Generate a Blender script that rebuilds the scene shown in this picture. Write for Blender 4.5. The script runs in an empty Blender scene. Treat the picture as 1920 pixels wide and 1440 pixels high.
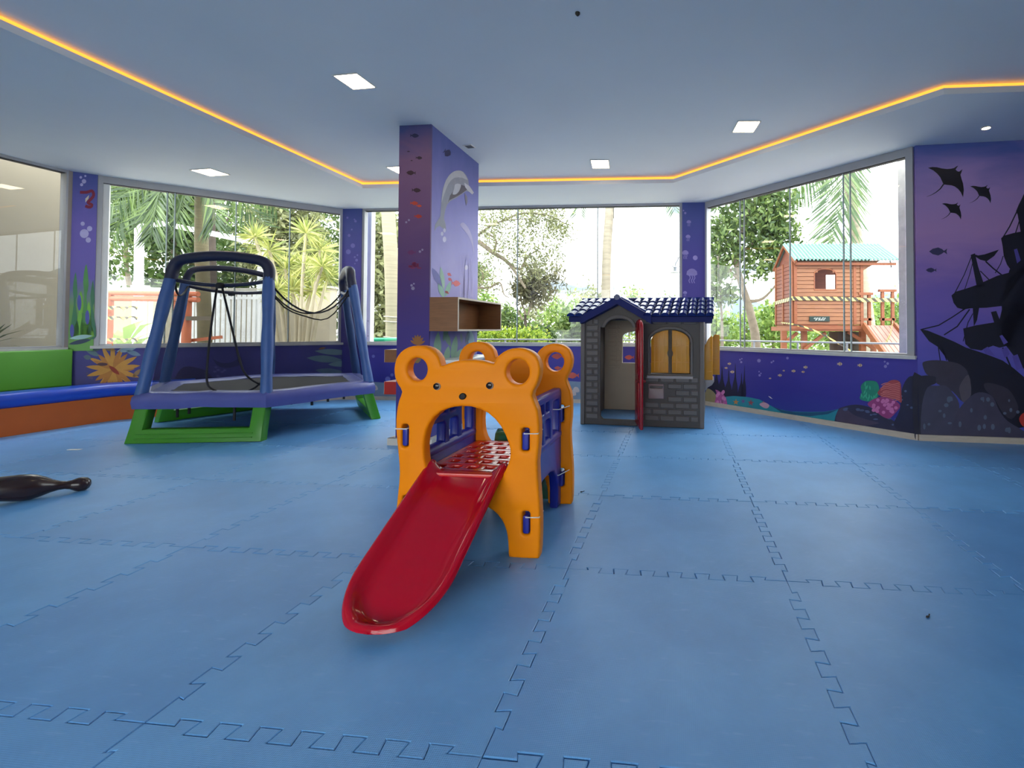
import bpy, bmesh, math, random
import numpy as np
from mathutils import Vector, Matrix
from mathutils.geometry import tessellate_polygon

# ------------------------------------------------------------------ camera
FPX, CX, CY, PITCH, ROLL, EYE = 900.7, 1171.2, 597.4, 0.0216, 0.0027, 1.126
scene = bpy.context.scene
COL = scene.collection
_R = Vector((1, 0, 0)); _F = Vector((0, math.cos(PITCH), math.sin(PITCH))); _U = Vector((0, -math.sin(PITCH), math.cos(PITCH)))
CR = _R * math.cos(ROLL) + _U * math.sin(ROLL)
CU = _U * math.cos(ROLL) - _R * math.sin(ROLL)
cam_data = bpy.data.cameras.new('camera')
cam_data.sensor_width = 36.0
cam_data.lens = FPX / 1920 * 36.0
cam_data.shift_x = (960 - CX) / 1920
cam_data.shift_y = (CY - 720) / 1920
cam_data.clip_end = 3000
cam = bpy.data.objects.new('camera', cam_data)
COL.objects.link(cam)
cam.matrix_world = Matrix(((CR.x, CU.x, -_F.x, 0), (CR.y, CU.y, -_F.y, 0), (CR.z, CU.z, -_F.z, EYE), (0, 0, 0, 1)))
scene.camera = cam

# ------------------------------------------------------------------ world, exposure
scene.view_settings.view_transform = 'Standard'
scene.view_settings.look = 'None'
scene.view_settings.gamma = 1.0
scene.view_settings.use_curve_mapping = False
scene.view_settings.exposure = 0.0
SKY_STRENGTH = 7.6
scene.cycles.use_denoising = True
scene.cycles.transparent_max_bounces = 32
scene.cycles.max_bounces = 8
scene.cycles.diffuse_bounces = 4
scene.cycles.glossy_bounces = 3
scene.cycles.use_adaptive_sampling = True
scene.cycles.adaptive_threshold = 0.04
scene.cycles.sample_clamp_indirect = 6.0

world = bpy.data.worlds.new('overcast_sky')
scene.world = world
world.use_nodes = True
wn, wl = world.node_tree.nodes, world.node_tree.links
bgn = wn['Background']
tc = wn.new('ShaderNodeTexCoord'); mp = wn.new('ShaderNodeMapping'); nz = wn.new('ShaderNodeTexNoise'); rp = wn.new('ShaderNodeValToRGB')
mp.inputs['Scale'].default_value = (1.0, 1.0, 3.2)
nz.inputs['Scale'].default_value = 3.1; nz.inputs['Detail'].default_value = 6
rp.color_ramp.elements[0].position = 0.36; rp.color_ramp.elements[0].color = (0.118, 0.138, 0.165, 1)
rp.color_ramp.elements[1].position = 0.47; rp.color_ramp.elements[1].color = (0.95, 0.98, 1.0, 1)
wl.new(tc.outputs['Generated'], mp.inputs['Vector']); wl.new(mp.outputs['Vector'], nz.inputs['Vector'])
wl.new(nz.outputs['Fac'], rp.inputs['Fac']); wl.new(rp.outputs['Color'], bgn.inputs['Color'])
bgn.inputs['Strength'].default_value = SKY_STRENGTH

# ------------------------------------------------------------------ pixel helpers (photo is 1920 x 1440)
def ray(x, y):
    return CR * ((x - CX) / FPX) + CU * ((CY - y) / FPX) + _F
def at_z(x, y, z=0.0):
    d = ray(x, y); t = (z - EYE) / d.z
    return Vector((0, 0, EYE)) + d * t
def at_y(x, y, Y):
    d = ray(x, y)
    return Vector((0, 0, EYE)) + d * (Y / d.y)
def on_wall(x, y, a, b, off=0.0):
    """point of the vertical plane through a-b (2D), moved off metres towards the room (the camera side)"""
    ax, ay = a[0], a[1]; nx, ny = b[1] - ay, ax - b[0]
    l = math.hypot(nx, ny); nx /= l; ny /= l
    if nx * (0 - ax) + ny * (0 - ay) < 0: nx, ny = -nx, -ny
    d = ray(x, y); t = ((ax + nx * off) * nx + (ay + ny * off) * ny) / (d.x * nx + d.y * ny)
    return Vector((0, 0, EYE)) + d * t

# ------------------------------------------------------------------ materials
def lin(c):
    c = c / 255.0
    return c / 12.92 if c <= 0.04045 else ((c + 0.055) / 1.055) ** 2.4
def L3(rgb): return (lin(rgb[0]), lin(rgb[1]), lin(rgb[2]), 1.0)
MATS = {}
def M(name, rgb=(128, 128, 128), rough=0.5, var=0.08, scale=6.0, bump=0.0, bscale=120.0, metal=0.0, spec=0.5, coat=0.0, trans=0.0, stretch=None):
    if name in MATS: return MATS[name]
    m = bpy.data.materials.new(name); m.use_nodes = True
    n, l = m.node_tree.nodes, m.node_tree.links
    p = n['Principled BSDF']
    tcn = n.new('ShaderNodeTexCoord'); no = n.new('ShaderNodeTexNoise'); no.inputs['Scale'].default_value = scale; no.inputs['Detail'].default_value = 5
    vec = tcn.outputs['Object']
    if stretch:
        mpn = n.new('ShaderNodeMapping'); mpn.inputs['Scale'].default_value = stretch
        l.new(vec, mpn.inputs['Vector']); vec = mpn.outputs['Vector']
    l.new(vec, no.inputs['Vector'])
    mix = n.new('ShaderNodeMix'); mix.data_type = 'RGBA'
    c = L3(rgb)
    mix.inputs['A'].default_value = (c[0] * (1 - var * 2), c[1] * (1 - var * 2), c[2] * (1 - var * 2), 1)
    mix.inputs['B'].default_value = (min(1, c[0] * (1 + var * 2)), min(1, c[1] * (1 + var * 2)), min(1, c[2] * (1 + var * 2)), 1)
    l.new(no.outputs['Fac'], mix.inputs['Factor']); l.new(mix.outputs['Result'], p.inputs['Base Color'])
    p.inputs['Roughness'].default_value = rough; p.inputs['Metallic'].default_value = metal
    p.inputs['Specular IOR Level'].default_value = spec
    p.inputs['Coat Weight'].default_value = coat
    p.inputs['Coat Roughness'].default_value = 0.08
    if bump > 0:
        bn = n.new('ShaderNodeTexNoise'); bn.inputs['Scale'].default_value = bscale; bn.inputs['Detail'].default_value = 3
        l.new(vec, bn.inputs['Vector'])
        b = n.new('ShaderNodeBump'); b.inputs['Strength'].default_value = bump; b.inputs['Distance'].default_value = 0.004
        l.new(bn.outputs['Fac'], b.inputs['Height']); l.new(b.outputs['Normal'], p.inputs['Normal'])
    MATS[name] = m
    return m
def emit(name, rgb, strength):
    if name in MATS: return MATS[name]
    m = bpy.data.materials.new(name); m.use_nodes = True
    p = m.node_tree.nodes['Principled BSDF']
    p.inputs['Base Color'].default_value = L3(rgb); p.inputs['Emission Color'].default_value = L3(rgb); p.inputs['Emission Strength'].default_value = strength
    MATS[name] = m
    return m
def mix_shader(name, build):
    m = bpy.data.materials.new(name); m.use_nodes = True
    n, l = m.node_tree.nodes, m.node_tree.links
    n.remove(n['Principled BSDF']); build(n, l, n['Material Output'])
    MATS[name] = m
    return m
def _glass(n, l, out):
    t = n.new('ShaderNodeBsdfTransparent'); t.inputs['Color'].default_value = (0.965, 0.985, 0.98, 1)
    g = n.new('ShaderNodeBsdfGlossy'); g.inputs['Roughness'].default_value = 0.0
    fr = n.new('ShaderNodeFresnel'); fr.inputs['IOR'].default_value = 1.5
    mx = n.new('ShaderNodeMixShader')
    ge = n.new('ShaderNodeNewGeometry'); iv = n.new('ShaderNodeMath'); iv.operation = 'SUBTRACT'; iv.inputs[0].default_value = 1.0; l.new(ge.outputs['Backfacing'], iv.inputs[1])
    fm = n.new('ShaderNodeMath'); fm.operation = 'MULTIPLY'; l.new(fr.outputs[0], fm.inputs[0]); l.new(iv.outputs[0], fm.inputs[1])
    l.new(fm.outputs[0], mx.inputs[0]); l.new(t.outputs[0], mx.inputs[1]); l.new(g.outputs[0], mx.inputs[2]); l.new(mx.outputs[0], out.inputs[0])
GLASS = mix_shader('window_glass', _glass)
def _net(n, l, out):
    t = n.new('ShaderNodeBsdfTransparent'); d = n.new('ShaderNodeBsdfDiffuse'); d.inputs['Color'].default_value = (0.012, 0.013, 0.02, 1)
    tcn = n.new('ShaderNodeTexCoord'); no = n.new('ShaderNodeTexNoise'); no.inputs['Scale'].default_value = 5
    mr = n.new('ShaderNodeMapRange'); mr.inputs['To Min'].default_value = 0.28; mr.inputs['To Max'].default_value = 0.42
    mx = n.new('ShaderNodeMixShader')
    l.new(tcn.outputs['Object'], no.inputs['Vector']); l.new(no.outputs['Fac'], mr.inputs['Value']); l.new(mr.outputs[0], mx.inputs[0])
    l.new(t.outputs[0], mx.inputs[1]); l.new(d.outputs[0], mx.inputs[2]); l.new(mx.outputs[0], out.inputs[0])
NET = mix_shader('black_mesh_net', _net)
def leafmat(name, c1, c2, c3=None, tr=0.35):
    def b(n, l, out):
        g = n.new('ShaderNodeNewGeometry'); r = n.new('ShaderNodeValToRGB')
        r.color_ramp.elements[0].color = L3(c1); r.color_ramp.elements[1].color = L3(c2)
        if c3: e = r.color_ramp.elements.new(0.55); e.color = L3(c3)
        p = n.new('ShaderNodeBsdfPrincipled'); p.inputs['Roughness'].default_value = 0.45
        t = n.new('ShaderNodeBsdfTranslucent'); mx = n.new('ShaderNodeMixShader'); mx.inputs[0].default_value = tr
        l.new(g.outputs['Random Per Island'], r.inputs['Fac']); l.new(r.outputs['Color'], p.inputs['Base Color']); l.new(r.outputs['Color'], t.inputs['Color'])
        l.new(p.outputs[0], mx.inputs[1]); l.new(t.outputs[0], mx.inputs[2]); l.new(mx.outputs[0], out.inputs[0])
    return mix_shader(name, b)
def ramp_paint(name, stops, axis='Z', lo=0.0, hi=3.0, rough=0.55, swirl=0.08, nscale=(1.2, 1.2, 3.0)):
    """wall paint whose colour runs through stops along an axis (a painted gradient) with a brushed, cloudy variation"""
    m = bpy.data.materials.new(name); m.use_nodes = True
    n, l = m.node_tree.nodes, m.node_tree.links; p = n['Principled BSDF']
    tcn = n.new('ShaderNodeTexCoord'); sx = n.new('ShaderNodeSeparateXYZ'); l.new(tcn.outputs['Object'], sx.inputs[0])
    mr = n.new('ShaderNodeMapRange'); mr.inputs['From Min'].default_value = lo; mr.inputs['From Max'].default_value = hi
    l.new(sx.outputs[axis], mr.inputs['Value'])
    mpn = n.new('ShaderNodeMapping'); mpn.inputs['Scale'].default_value = nscale; l.new(tcn.outputs['Object'], mpn.inputs['Vector'])
    no = n.new('ShaderNodeTexNoise'); no.inputs['Scale'].default_value = 1.6; no.inputs['Detail'].default_value = 6; no.inputs['Distortion'].default_value = 0.8
    l.new(mpn.outputs[0], no.inputs['Vector'])
    ma = n.new('ShaderNodeMath'); ma.operation = 'MULTIPLY_ADD'; ma.inputs[1].default_value = swirl * 2; 
    sb = n.new('ShaderNodeMath'); sb.operation = 'SUBTRACT'; sb.inputs[1].default_value = swirl
    l.new(no.outputs['Fac'], ma.inputs[0]); l.new(mr.outputs[0], ma.inputs[2]); l.new(ma.outputs[0], sb.inputs[0])
    r = n.new('ShaderNodeValToRGB'); els = r.color_ramp.elements
    while len(els) < len(stops): els.new(0.5)
    for e, (pos, c) in zip(els, stops): e.position = pos; e.color = L3(c)
    l.new(sb.outputs[0], r.inputs['Fac']); l.new(r.outputs['Color'], p.inputs['Base Color']); p.inputs['Roughness'].default_value = rough
    MATS[name] = m
    return m

# ------------------------------------------------------------------ mesh helpers
class MB:
    def __init__(s): s.v = []; s.f = []
    def add(s, vs, fs):
        o = len(s.v); s.v += [tuple(v) for v in vs]; s.f += [tuple(i + o for i in f) for f in fs]; return s
    def box(s, c, size, rz=0.0):
        x, y, z = size[0] / 2, size[1] / 2, size[2] / 2; cs, sn = math.cos(rz), math.sin(rz)
        vs = []
        for dz in (-z, z):
            for dx, dy in ((-x, -y), (x, -y), (x, y), (-x, y)):
                vs.append((c[0] + dx * cs - dy * sn, c[1] + dx * sn + dy * cs, c[2] + dz))
        return s.add(vs, [(0, 3, 2, 1), (4, 5, 6, 7), (0, 1, 5, 4), (1, 2, 6, 5), (2, 3, 7, 6), (3, 0, 4, 7)])
    def bar(s, p, q, w, h, up=(0, 0, 1)):
        p, q = Vector(p), Vector(q); d = (q - p).normalized(); u = Vector(up)
        sd = d.cross(u)
        if sd.length < 1e-4: sd = d.cross(Vector((0, 1, 0)))
        sd.normalize(); u = sd.cross(d).normalized()
        vs = [b + sd * a * w / 2 + u * c * h / 2 for b in (p, q) for a, c in ((-1, -1), (1, -1), (1, 1), (-1, 1))]
        return s.add(vs, [(0, 3, 2, 1), (4, 5, 6, 7), (0, 1, 5, 4), (1, 2, 6, 5), (2, 3, 7, 6), (3, 0, 4, 7)])
    def tube(s, pts, r, n=10, closed=False, cap=True):
        pts = [Vector(p) for p in pts]; N = len(pts); rs = r if isinstance(r, (list, tuple)) else [r] * N
        t0 = (pts[1] - pts[0]).normalized(); u = t0.orthogonal().normalized(); rings = []
        for i in range(N):
            if closed: t = (pts[(i + 1) % N] - pts[i - 1]).normalized()
            else: t = (pts[min(i + 1, N - 1)] - pts[max(i - 1, 0)]).normalized()
            u = (u - t * u.dot(t)).normalized(); w = t.cross(u)
            rings.append([pts[i] + (u * math.cos(2 * math.pi * k / n) + w * math.sin(2 * math.pi * k / n)) * rs[i] for k in range(n)])
        vs = [p for rg in rings for p in rg]; fs = []
        for i in range(N if closed else N - 1):
            a, b = i * n, ((i + 1) % N) * n
            for k in range(n): fs.append((a + k, a + (k + 1) % n, b + (k + 1) % n, b + k))
        if cap and not closed: fs += [tuple(range(n - 1, -1, -1)), tuple((N - 1) * n + k for k in range(n))]
        return s.add(vs, fs)
    def lathe(s, prof, n=20, axis=None):
        """prof: (r, z) list; axis: Matrix to place it"""
        vs = []; fs = []
        for r, z in prof:
            for k in range(n):
                a = 2 * math.pi * k / n; p = Vector((r * math.cos(a), r * math.sin(a), z)); vs.append(axis @ p if axis else p)
        for i in range(len(prof) - 1):
            for k in range(n): fs.append((i * n + k, i * n + (k + 1) % n, (i + 1) * n + (k + 1) % n, (i + 1) * n + k))
        fs += [tuple(range(n - 1, -1, -1)), tuple((len(prof) - 1) * n + k for k in range(n))]
        return s.add(vs, fs)
    def prism(s, poly, d):
        """3D polygon (list) extruded by vector d"""
        n = len(poly); d = Vector(d); tri = tessellate_polygon([[Vector(p) for p in poly]])
        vs = [Vector(p) for p in poly] + [Vector(p) + d for p in poly]
        fs = [tuple(t) for t in tri] + [tuple(i + n for i in reversed(t)) for t in tri]
        fs += [(i, (i + 1) % n, (i + 1) % n + n, i + n) for i in range(n)]
        return s.add(vs, fs)
    def slab(s, outer, holes, t, r, fn, seg=2):
        """flat panel in (u, v) with thickness t along w, all edges rounded by r; fn(u, v, w) -> 3D"""
        def area(p): return 0.5 * sum(p[i][0] * p[(i + 1) % len(p)][1] - p[(i + 1) % len(p)][0] * p[i][1] for i in range(len(p)))
        outer = list(outer)
        if area(outer) < 0: outer.reverse()
        loops = [outer]
        for h in holes:
            h = list(h)
            if area(h) > 0: h.reverse()
            loops.append(h)
        prof = [(r * (1 - math.sin(k / seg * math.pi / 2)), r * (1 - math.cos(k / seg * math.pi / 2))) for k in range(seg + 1)] if r > 0 else [(0, 0)]
        prof = prof + [(i, t - w) for i, w in reversed(prof)]
        caps = [[], []]; base = len(s.v); vs = []; fs = []
        for lp in loops:
            n = len(lp); idx = []
            for ins, w in prof:
                o = offset_loop(lp, ins)
                idx.append(len(vs)); vs += [fn(p[0], p[1], w) for p in o]
                if (ins, w) == prof[0]: c0 = o
                if (ins, w) == prof[-1]: c1 = o
            for a, b in zip(idx[:-1], idx[1:]):
                for k in range(n): fs.append((a + k, b + k, b + (k + 1) % n, a + (k + 1) % n))
            caps[0].append((idx[0], c0)); caps[1].append((idx[-1], c1))
        for side, cp in enumerate(caps):
            flat = [i0 + k for i0, lp in cp for k in range(len(lp))]
            for tr in tessellate_polygon([[Vector((p[0], p[1], 0)) for p in lp] for _, lp in cp]):
                q = tuple(flat[i] for i in tr); fs.append(q if side else q[::-1])
        return s.add(vs, fs)
    def build(s, name, mat=None, parent=None, smooth=None, fix=True):
        me = bpy.data.meshes.new(name); me.from_pydata(s.v, [], s.f); me.update()
        if fix:
            bm = bmesh.new(); bm.from_mesh(me); bmesh.ops.recalc_face_normals(bm, faces=bm.faces); bm.to_mesh(me); bm.free()
        return mesh_obj(name, me, mat, parent, smooth)
def mesh_obj(name, me, mat=None, parent=None, smooth=None):
    if smooth:
        me.shade_smooth()
        if smooth < 180: me.set_sharp_from_angle(angle=math.radians(smooth))
    if mat: me.materials.append(mat)
    o = bpy.data.objects.new(name, me); COL.objects.link(o)
    if parent: o.parent = parent
    return o
def offset_loop(p, d):
    if abs(d) < 1e-9: return [tuple(q[:2]) for q in p]
    n = len(p); out = []
    for i in range(n):
        a, b, c = p[i - 1], p[i], p[(i + 1) % n]
        e1 = (b[0] - a[0], b[1] - a[1]); e2 = (c[0] - b[0], c[1] - b[1])
        l1 = math.hypot(*e1) or 1e-9; l2 = math.hypot(*e2) or 1e-9
        n1 = (-e1[1] / l1, e1[0] / l1); n2 = (-e2[1] / l2, e2[0] / l2)
        m = (n1[0] + n2[0], n1[1] + n2[1]); ml = math.hypot(*m)
        if ml < 1e-6: m = n1; k = 1.0
        else:
            m = (m[0] / ml, m[1] / ml); k = min(1.0 / max(0.35, m[0] * n1[0] + m[1] * n1[1]), 2.5)
        out.append((b[0] + m[0] * d * k, b[1] + m[1] * d * k))
    return out
def spline(pts, sub=5, closed=True):
    """Catmull-Rom through points of any dimension"""
    n = len(pts); out = []
    dim = len(pts[0])
    for i in range(n if closed else n - 1):
        p0, p1, p2, p3 = (pts[(i - 1) % n], pts[i], pts[(i + 1) % n], pts[(i + 2) % n]) if closed else (pts[max(i - 1, 0)], pts[i], pts[i + 1], pts[min(i + 2, n - 1)])
        for k in range(sub):
            t = k / sub
            out.append(tuple(0.5 * (2 * p1[j] + (p2[j] - p0[j]) * t + (2 * p0[j] - 5 * p1[j] + 4 * p2[j] - p3[j]) * t * t + (3 * p1[j] - p0[j] - 3 * p2[j] + p3[j]) * t ** 3) for j in range(dim)))
    if not closed: out.append(tuple(pts[-1]))
    return out
def ell(cx, cy, rx, ry, n=20, rot=0.0):
    return [(cx + rx * math.cos(a) * math.cos(rot) - ry * math.sin(a) * math.sin(rot), cy + rx * math.cos(a) * math.sin(rot) + ry * math.sin(a) * math.cos(rot)) for a in [2 * math.pi * k / n for k in range(n)]]
def rrect(x0, y0, x1, y1, r, n=4):
    out = []
    for cx, cy, a0 in ((x1 - r, y1 - r, 0), (x0 + r, y1 - r, 90), (x0 + r, y0 + r, 180), (x1 - r, y0 + r, 270)):
        for k in range(n + 1):
            a = math.radians(a0 + 90 * k / n); out.append((cx + r * math.cos(a), cy + r * math.sin(a)))
    return out
def tag(o, label=None, cat=None, group=None, kind=None):
    if label: o['label'] = label
    if cat: o['category'] = cat
    if group: o['group'] = group
    if kind: o['kind'] = kind
    return o
def thing(name, label, cat, loc=(0, 0, 0), rz=0.0, group=None, kind=None):
    o = bpy.data.objects.new(name, None); COL.objects.link(o); o.location = loc; o.rotation_euler = (0, 0, rz); o.empty_display_size = 0.1
    o['_rz'] = rz
    return tag(o, label, cat, group, kind)
def to_local(o, p):
    rz = o['_rz']; d = Vector(p) - o.location; c, s = math.cos(-rz), math.sin(-rz)
    return Vector((d.x * c - d.y * s, d.x * s + d.y * c, d.z))
def px_front(o, x, y, yl=0.0):
    """pixel -> (u, z) on the thing's local plane y = yl"""
    rz = o['_rz']; c, s = math.cos(rz), math.sin(rz)
    a = o.location + Vector((-s * yl, c * yl, 0)); b = a + Vector((c, s, 0))
    q = to_local(o, on_wall(x, y, a, b)); return (q.x, q.z)
def px_side(o, x, y, xl=0.0):
    rz = o['_rz']; c, s = math.cos(rz), math.sin(rz)
    a = o.location + Vector((c * xl, s * xl, 0)); b = a + Vector((-s, c, 0))
    q = to_local(o, on_wall(x, y, a, b)); return (q.y, q.z)
def dup(o, parent=None):
    c = o.copy(); COL.objects.link(c); c.parent = parent
    return c
def fast_mesh(name, verts, quads, mat, parent=None):
    me = bpy.data.meshes.new(name); nv, nf = len(verts), len(quads)
    me.vertices.add(nv); me.vertices.foreach_set('co', np.asarray(verts, np.float32).ravel())
    me.loops.add(nf * 4); me.loops.foreach_set('vertex_index', np.asarray(quads, np.int32).ravel())
    me.polygons.add(nf); me.polygons.foreach_set('loop_start', np.arange(0, nf * 4, 4, dtype=np.int32)); me.polygons.foreach_set('loop_total', np.full(nf, 4, np.int32))
    me.update(); me.validate()
    return mesh_obj(name, me, mat, parent)

# ================================================================== STRUCTURE
ZP, ZC = 3.03, 3.122                      # soffit and raised centre ceiling
def xy(v): return (v[0], v[1])
LC = xy(at_z(140, 322.4, ZP)); L_FAR = xy(at_z(0, 288, ZP))
C1 = (-4.49, 7.64); C2 = (1.19, 7.18); C3 = (3.0, 4.925)
_d = ((C3[0] - 3.962) / 0.98, (C3[1] - 4.786) / 0.98)
C4 = (6.6, C3[1] + (6.6 - C3[0]) * (4.786 - 4.935) / (3.962 - 2.995))
REAR = -3.6
_t = (REAR - LC[1]) / (L_FAR[1] - LC[1]); L0 = (LC[0] + (L_FAR[0] - LC[0]) * _t, REAR)
R0 = (6.6, REAR)
OUTLINE = [L0, LC, C1, C2, C3, C4, R0]
ROOM_C = (-1.0, 2.5)
def outward(a, b):
    nx, ny = b[1] - a[1], a[0] - b[0]; l = math.hypot(nx, ny); nx /= l; ny /= l
    if nx * (a[0] - ROOM_C[0]) + ny * (a[1] - ROOM_C[1]) < 0: nx, ny = -nx, -ny
    return nx, ny
def along(a, b, t): return (a[0] + (b[0] - a[0]) * t, a[1] + (b[1] - a[1]) * t)
def wall_t(a, b, x):
    p = on_wall(x, 617, a, b); L2 = (b[0] - a[0]) ** 2 + (b[1] - a[1]) ** 2
    return ((p.x - a[0]) * (b[0] - a[0]) + (p.y - a[1]) * (b[1] - a[1])) / L2
def wall_box(mb, a, b, z0, z1, depth, off=0.0):
    nx, ny = outward(a, b)
    p = [(a[0] + nx * off, a[1] + ny * off, z0), (b[0] + nx * off, b[1] + ny * off, z0), (b[0] + nx * off, b[1] + ny * off, z1), (a[0] + nx * off, a[1] + ny * off, z1)]
    return mb.prism(p, (nx * depth, ny * depth, 0))

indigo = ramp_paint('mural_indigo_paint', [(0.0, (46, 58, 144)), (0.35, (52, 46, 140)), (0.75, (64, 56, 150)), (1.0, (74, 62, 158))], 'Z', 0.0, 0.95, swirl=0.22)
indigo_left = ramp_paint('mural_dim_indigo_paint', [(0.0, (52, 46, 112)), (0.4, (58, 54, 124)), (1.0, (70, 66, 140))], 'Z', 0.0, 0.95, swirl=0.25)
ship_wall = ramp_paint('mural_violet_paint', [(0.0, (72, 82, 180)), (0.28, (114, 98, 190)), (0.45, (138, 110, 194)), (0.66, (186, 144, 202)), (0.80, (176, 144, 206)), (1.0, (88, 106, 182))], 'Z', 0.4, 3.05, swirl=0.10, nscale=(0.9, 0.9, 3.5))
pil_paint = ramp_paint('pilaster_indigo_paint', [(0.0, (70, 58, 140)), (0.6, (74, 66, 150)), (1.0, (66, 82, 150))], 'Z', 0.8, 3.05, swirl=0.08)
white_wall = M('plain_white_wall_paint', (214, 216, 220), 0.8, 0.03)
ceil_mat = M('white_ceiling_paint', (226, 229, 233), 0.75, 0.015, 2.0, bump=0.05, bscale=60)
alu = M('grey_aluminium', (168, 168, 172), 0.42, 0.05, 3, bump=0.04, bscale=90, metal=0.15)
alu_dark = M('dark_rubber_gasket', (52, 50, 52), 0.6, 0.05)
white_alu = M('white_aluminium', (226, 226, 224), 0.4, 0.03)
sill_mat = M('pale_stone_sill', (196, 194, 190), 0.45, 0.08, 14)
skirt = M('beige_stone_skirting', (196, 182, 166), 0.5, 0.10, 9, stretch=(1, 1, 4))

# ---- floor: sub floor with one child per foam mat
floor = MB().prism([(p[0], p[1], -0.022) for p in OUTLINE], (0, 0, -0.2)).build('floor', M('dark_subfloor', (30, 42, 62), 0.8))
tag(floor, 'floor of light blue interlocking foam mats', None, None, 'structure')
def foam_material():
    m = bpy.data.materials.new('blue_eva_foam'); m.use_nodes = True
    n, l = m.node_tree.nodes, m.node_tree.links; p = n['Principled BSDF']
    oi = n.new('ShaderNodeObjectInfo'); tcn = n.new('ShaderNodeTexCoord')
    r = n.new('ShaderNodeValToRGB'); r.color_ramp.elements[0].color = L3((102, 164, 224)); r.color_ramp.elements[1].color = L3((112, 178, 236))
    l.new(oi.outputs['Random'], r.inputs['Fac'])
    no = n.new('ShaderNodeTexNoise'); no.inputs['Scale'].default_value = 2.2; no.inputs['Detail'].default_value = 6; no.inputs['Roughness'].default_value = 0.62
    l.new(tcn.outputs['Object'], no.inputs['Vector'])
    mx = n.new('ShaderNodeMix'); mx.data_type = 'RGBA'; mx.blend_type = 'MULTIPLY'; mx.inputs['Factor'].default_value = 1.0
    r2 = n.new('ShaderNodeValToRGB'); r2.color_ramp.elements[0].color = (0.76, 0.79, 0.84, 1); r2.color_ramp.elements[0].position = 0.3; r2.color_ramp.elements[1].color = (1, 1, 1, 1); r2.color_ramp.elements[1].position = 0.68
    l.new(no.outputs['Fac'], r2.inputs['Fac']); l.new(r.outputs['Color'], mx.inputs['A']); l.new(r2.outputs['Color'], mx.inputs['B'])
    # scuffs: thin pale scratches
    mp2 = n.new('ShaderNodeMapping'); mp2.inputs['Scale'].default_value = (1.4, 7, 1); mp2.inputs['Rotation'].default_value = (0, 0, 0.5); l.new(tcn.outputs['Object'], mp2.inputs['Vector'])
    n3 = n.new('ShaderNodeTexNoise'); n3.inputs['Scale'].default_value = 6; n3.inputs['Detail'].default_value = 8; l.new(mp2.outputs[0], n3.inputs['Vector'])
    r3 = n.new('ShaderNodeValToRGB'); r3.color_ramp.elements[0].position = 0.62; r3.color_ramp.elements[0].color = (0, 0, 0, 1); r3.color_ramp.elements[1].position = 0.74; r3.color_ramp.elements[1].color = (0.55, 0.55, 0.55, 1)
    l.new(n3.outputs['Fac'], r3.inputs['Fac'])
    mx2 = n.new('ShaderNodeMix'); mx2.data_type = 'RGBA'; mx2.inputs['B'].default_value = L3((128, 180, 232))
    l.new(r3.outputs['Color'], mx2.inputs['Factor']); l.new(mx.outputs['Result'], mx2.inputs['A']); l.new(mx2.outputs['Result'], p.inputs['Base Color'])
    p.inputs['Roughness'].default_value = 0.36; p.inputs['Specular IOR Level'].default_value = 0.55
    w1 = n.new('ShaderNodeTexWave'); w1.inputs['Scale'].default_value = 55; w2 = n.new('ShaderNodeTexWave'); w2.inputs['Scale'].default_value = 55; w2.bands_direction = 'Y'
    l.new(tcn.outputs['Object'], w1.inputs['Vector']); l.new(tcn.outputs['Object'], w2.inputs['Vector'])
    ad = n.new('ShaderNodeMath'); ad.operation = 'ADD'; l.new(w1.outputs['Fac'], ad.inputs[0]); l.new(w2.outputs['Fac'], ad.inputs[1])
    ad2 = n.new('ShaderNodeMath'); ad2.operation = 'MULTIPLY_ADD'; ad2.inputs[1].default_value = 3.0; l.new(no.outputs['Fac'], ad2.inputs[0]); l.new(ad.outputs[0], ad2.inputs[2])
    b = n.new('ShaderNodeBump'); b.inputs['Strength'].default_value = 0.16; b.inputs['Distance'].default_value = 0.003
    l.new(ad2.outputs[0], b.inputs['Height']); l.new(b.outputs['Normal'], p.inputs['Normal'])
    return m
FOAM = foam_material()
MAT_A = 0.107
def mat_profile():
    """one edge of a mat: (t, offset) from corner to corner, seven dovetail teeth"""
    c = 0.88 / 7.0; a = 0.023; pts = [(0.0, 0.0)]
    for k in range(7):
        t = 0.06 + k * c
        pts += [(t + 0.29 * c, -a if k else 0.0), (t + 0.23 * c, a), (t + 0.77 * c, a), (t + 0.71 * c, -a if k < 6 else 0.0)]
    pts.append((1.0, 0.0))
    return pts
_pf = mat_profile()
_lp = [(t, o) for t, o in _pf[:-1]] + [(1 + o, t) for t, o in _pf[:-1]] + [(1 - 0, 1)] + [(t, 1 + o) for t, o in reversed(_pf[1:-1])] + [(0, 1)] + [(o, t) for t, o in reversed(_pf[1:-1])]
_lp = [p for i, p in enumerate(_lp) if i == 0 or math.hypot(p[0] - _lp[i - 1][0], p[1] - _lp[i - 1][1]) > 1e-6]
_top = MB(); _top.slab([(p[0] - 0.5, p[1] - 0.5) for p in offset_loop(_lp, 0.0012)], [], 0.02, 0.0022, lambda u, v, w: (u, v, -w), seg=1)
mat0 = None
rnd = random.Random(4)
def inside(poly, x, y):
    r = False
    for i in range(len(poly)):
        a, b = poly[i - 1], poly[i]
        if (a[1] > y) != (b[1] > y) and x < (b[0] - a[0]) * (y - a[1]) / (b[1] - a[1]) + a[0]: r = not r
    return r
MO = (-0.2647, 2.2821); MD1 = (math.sin(MAT_A), math.cos(MAT_A)); MD2 = (math.cos(MAT_A), -math.sin(MAT_A))
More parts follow.
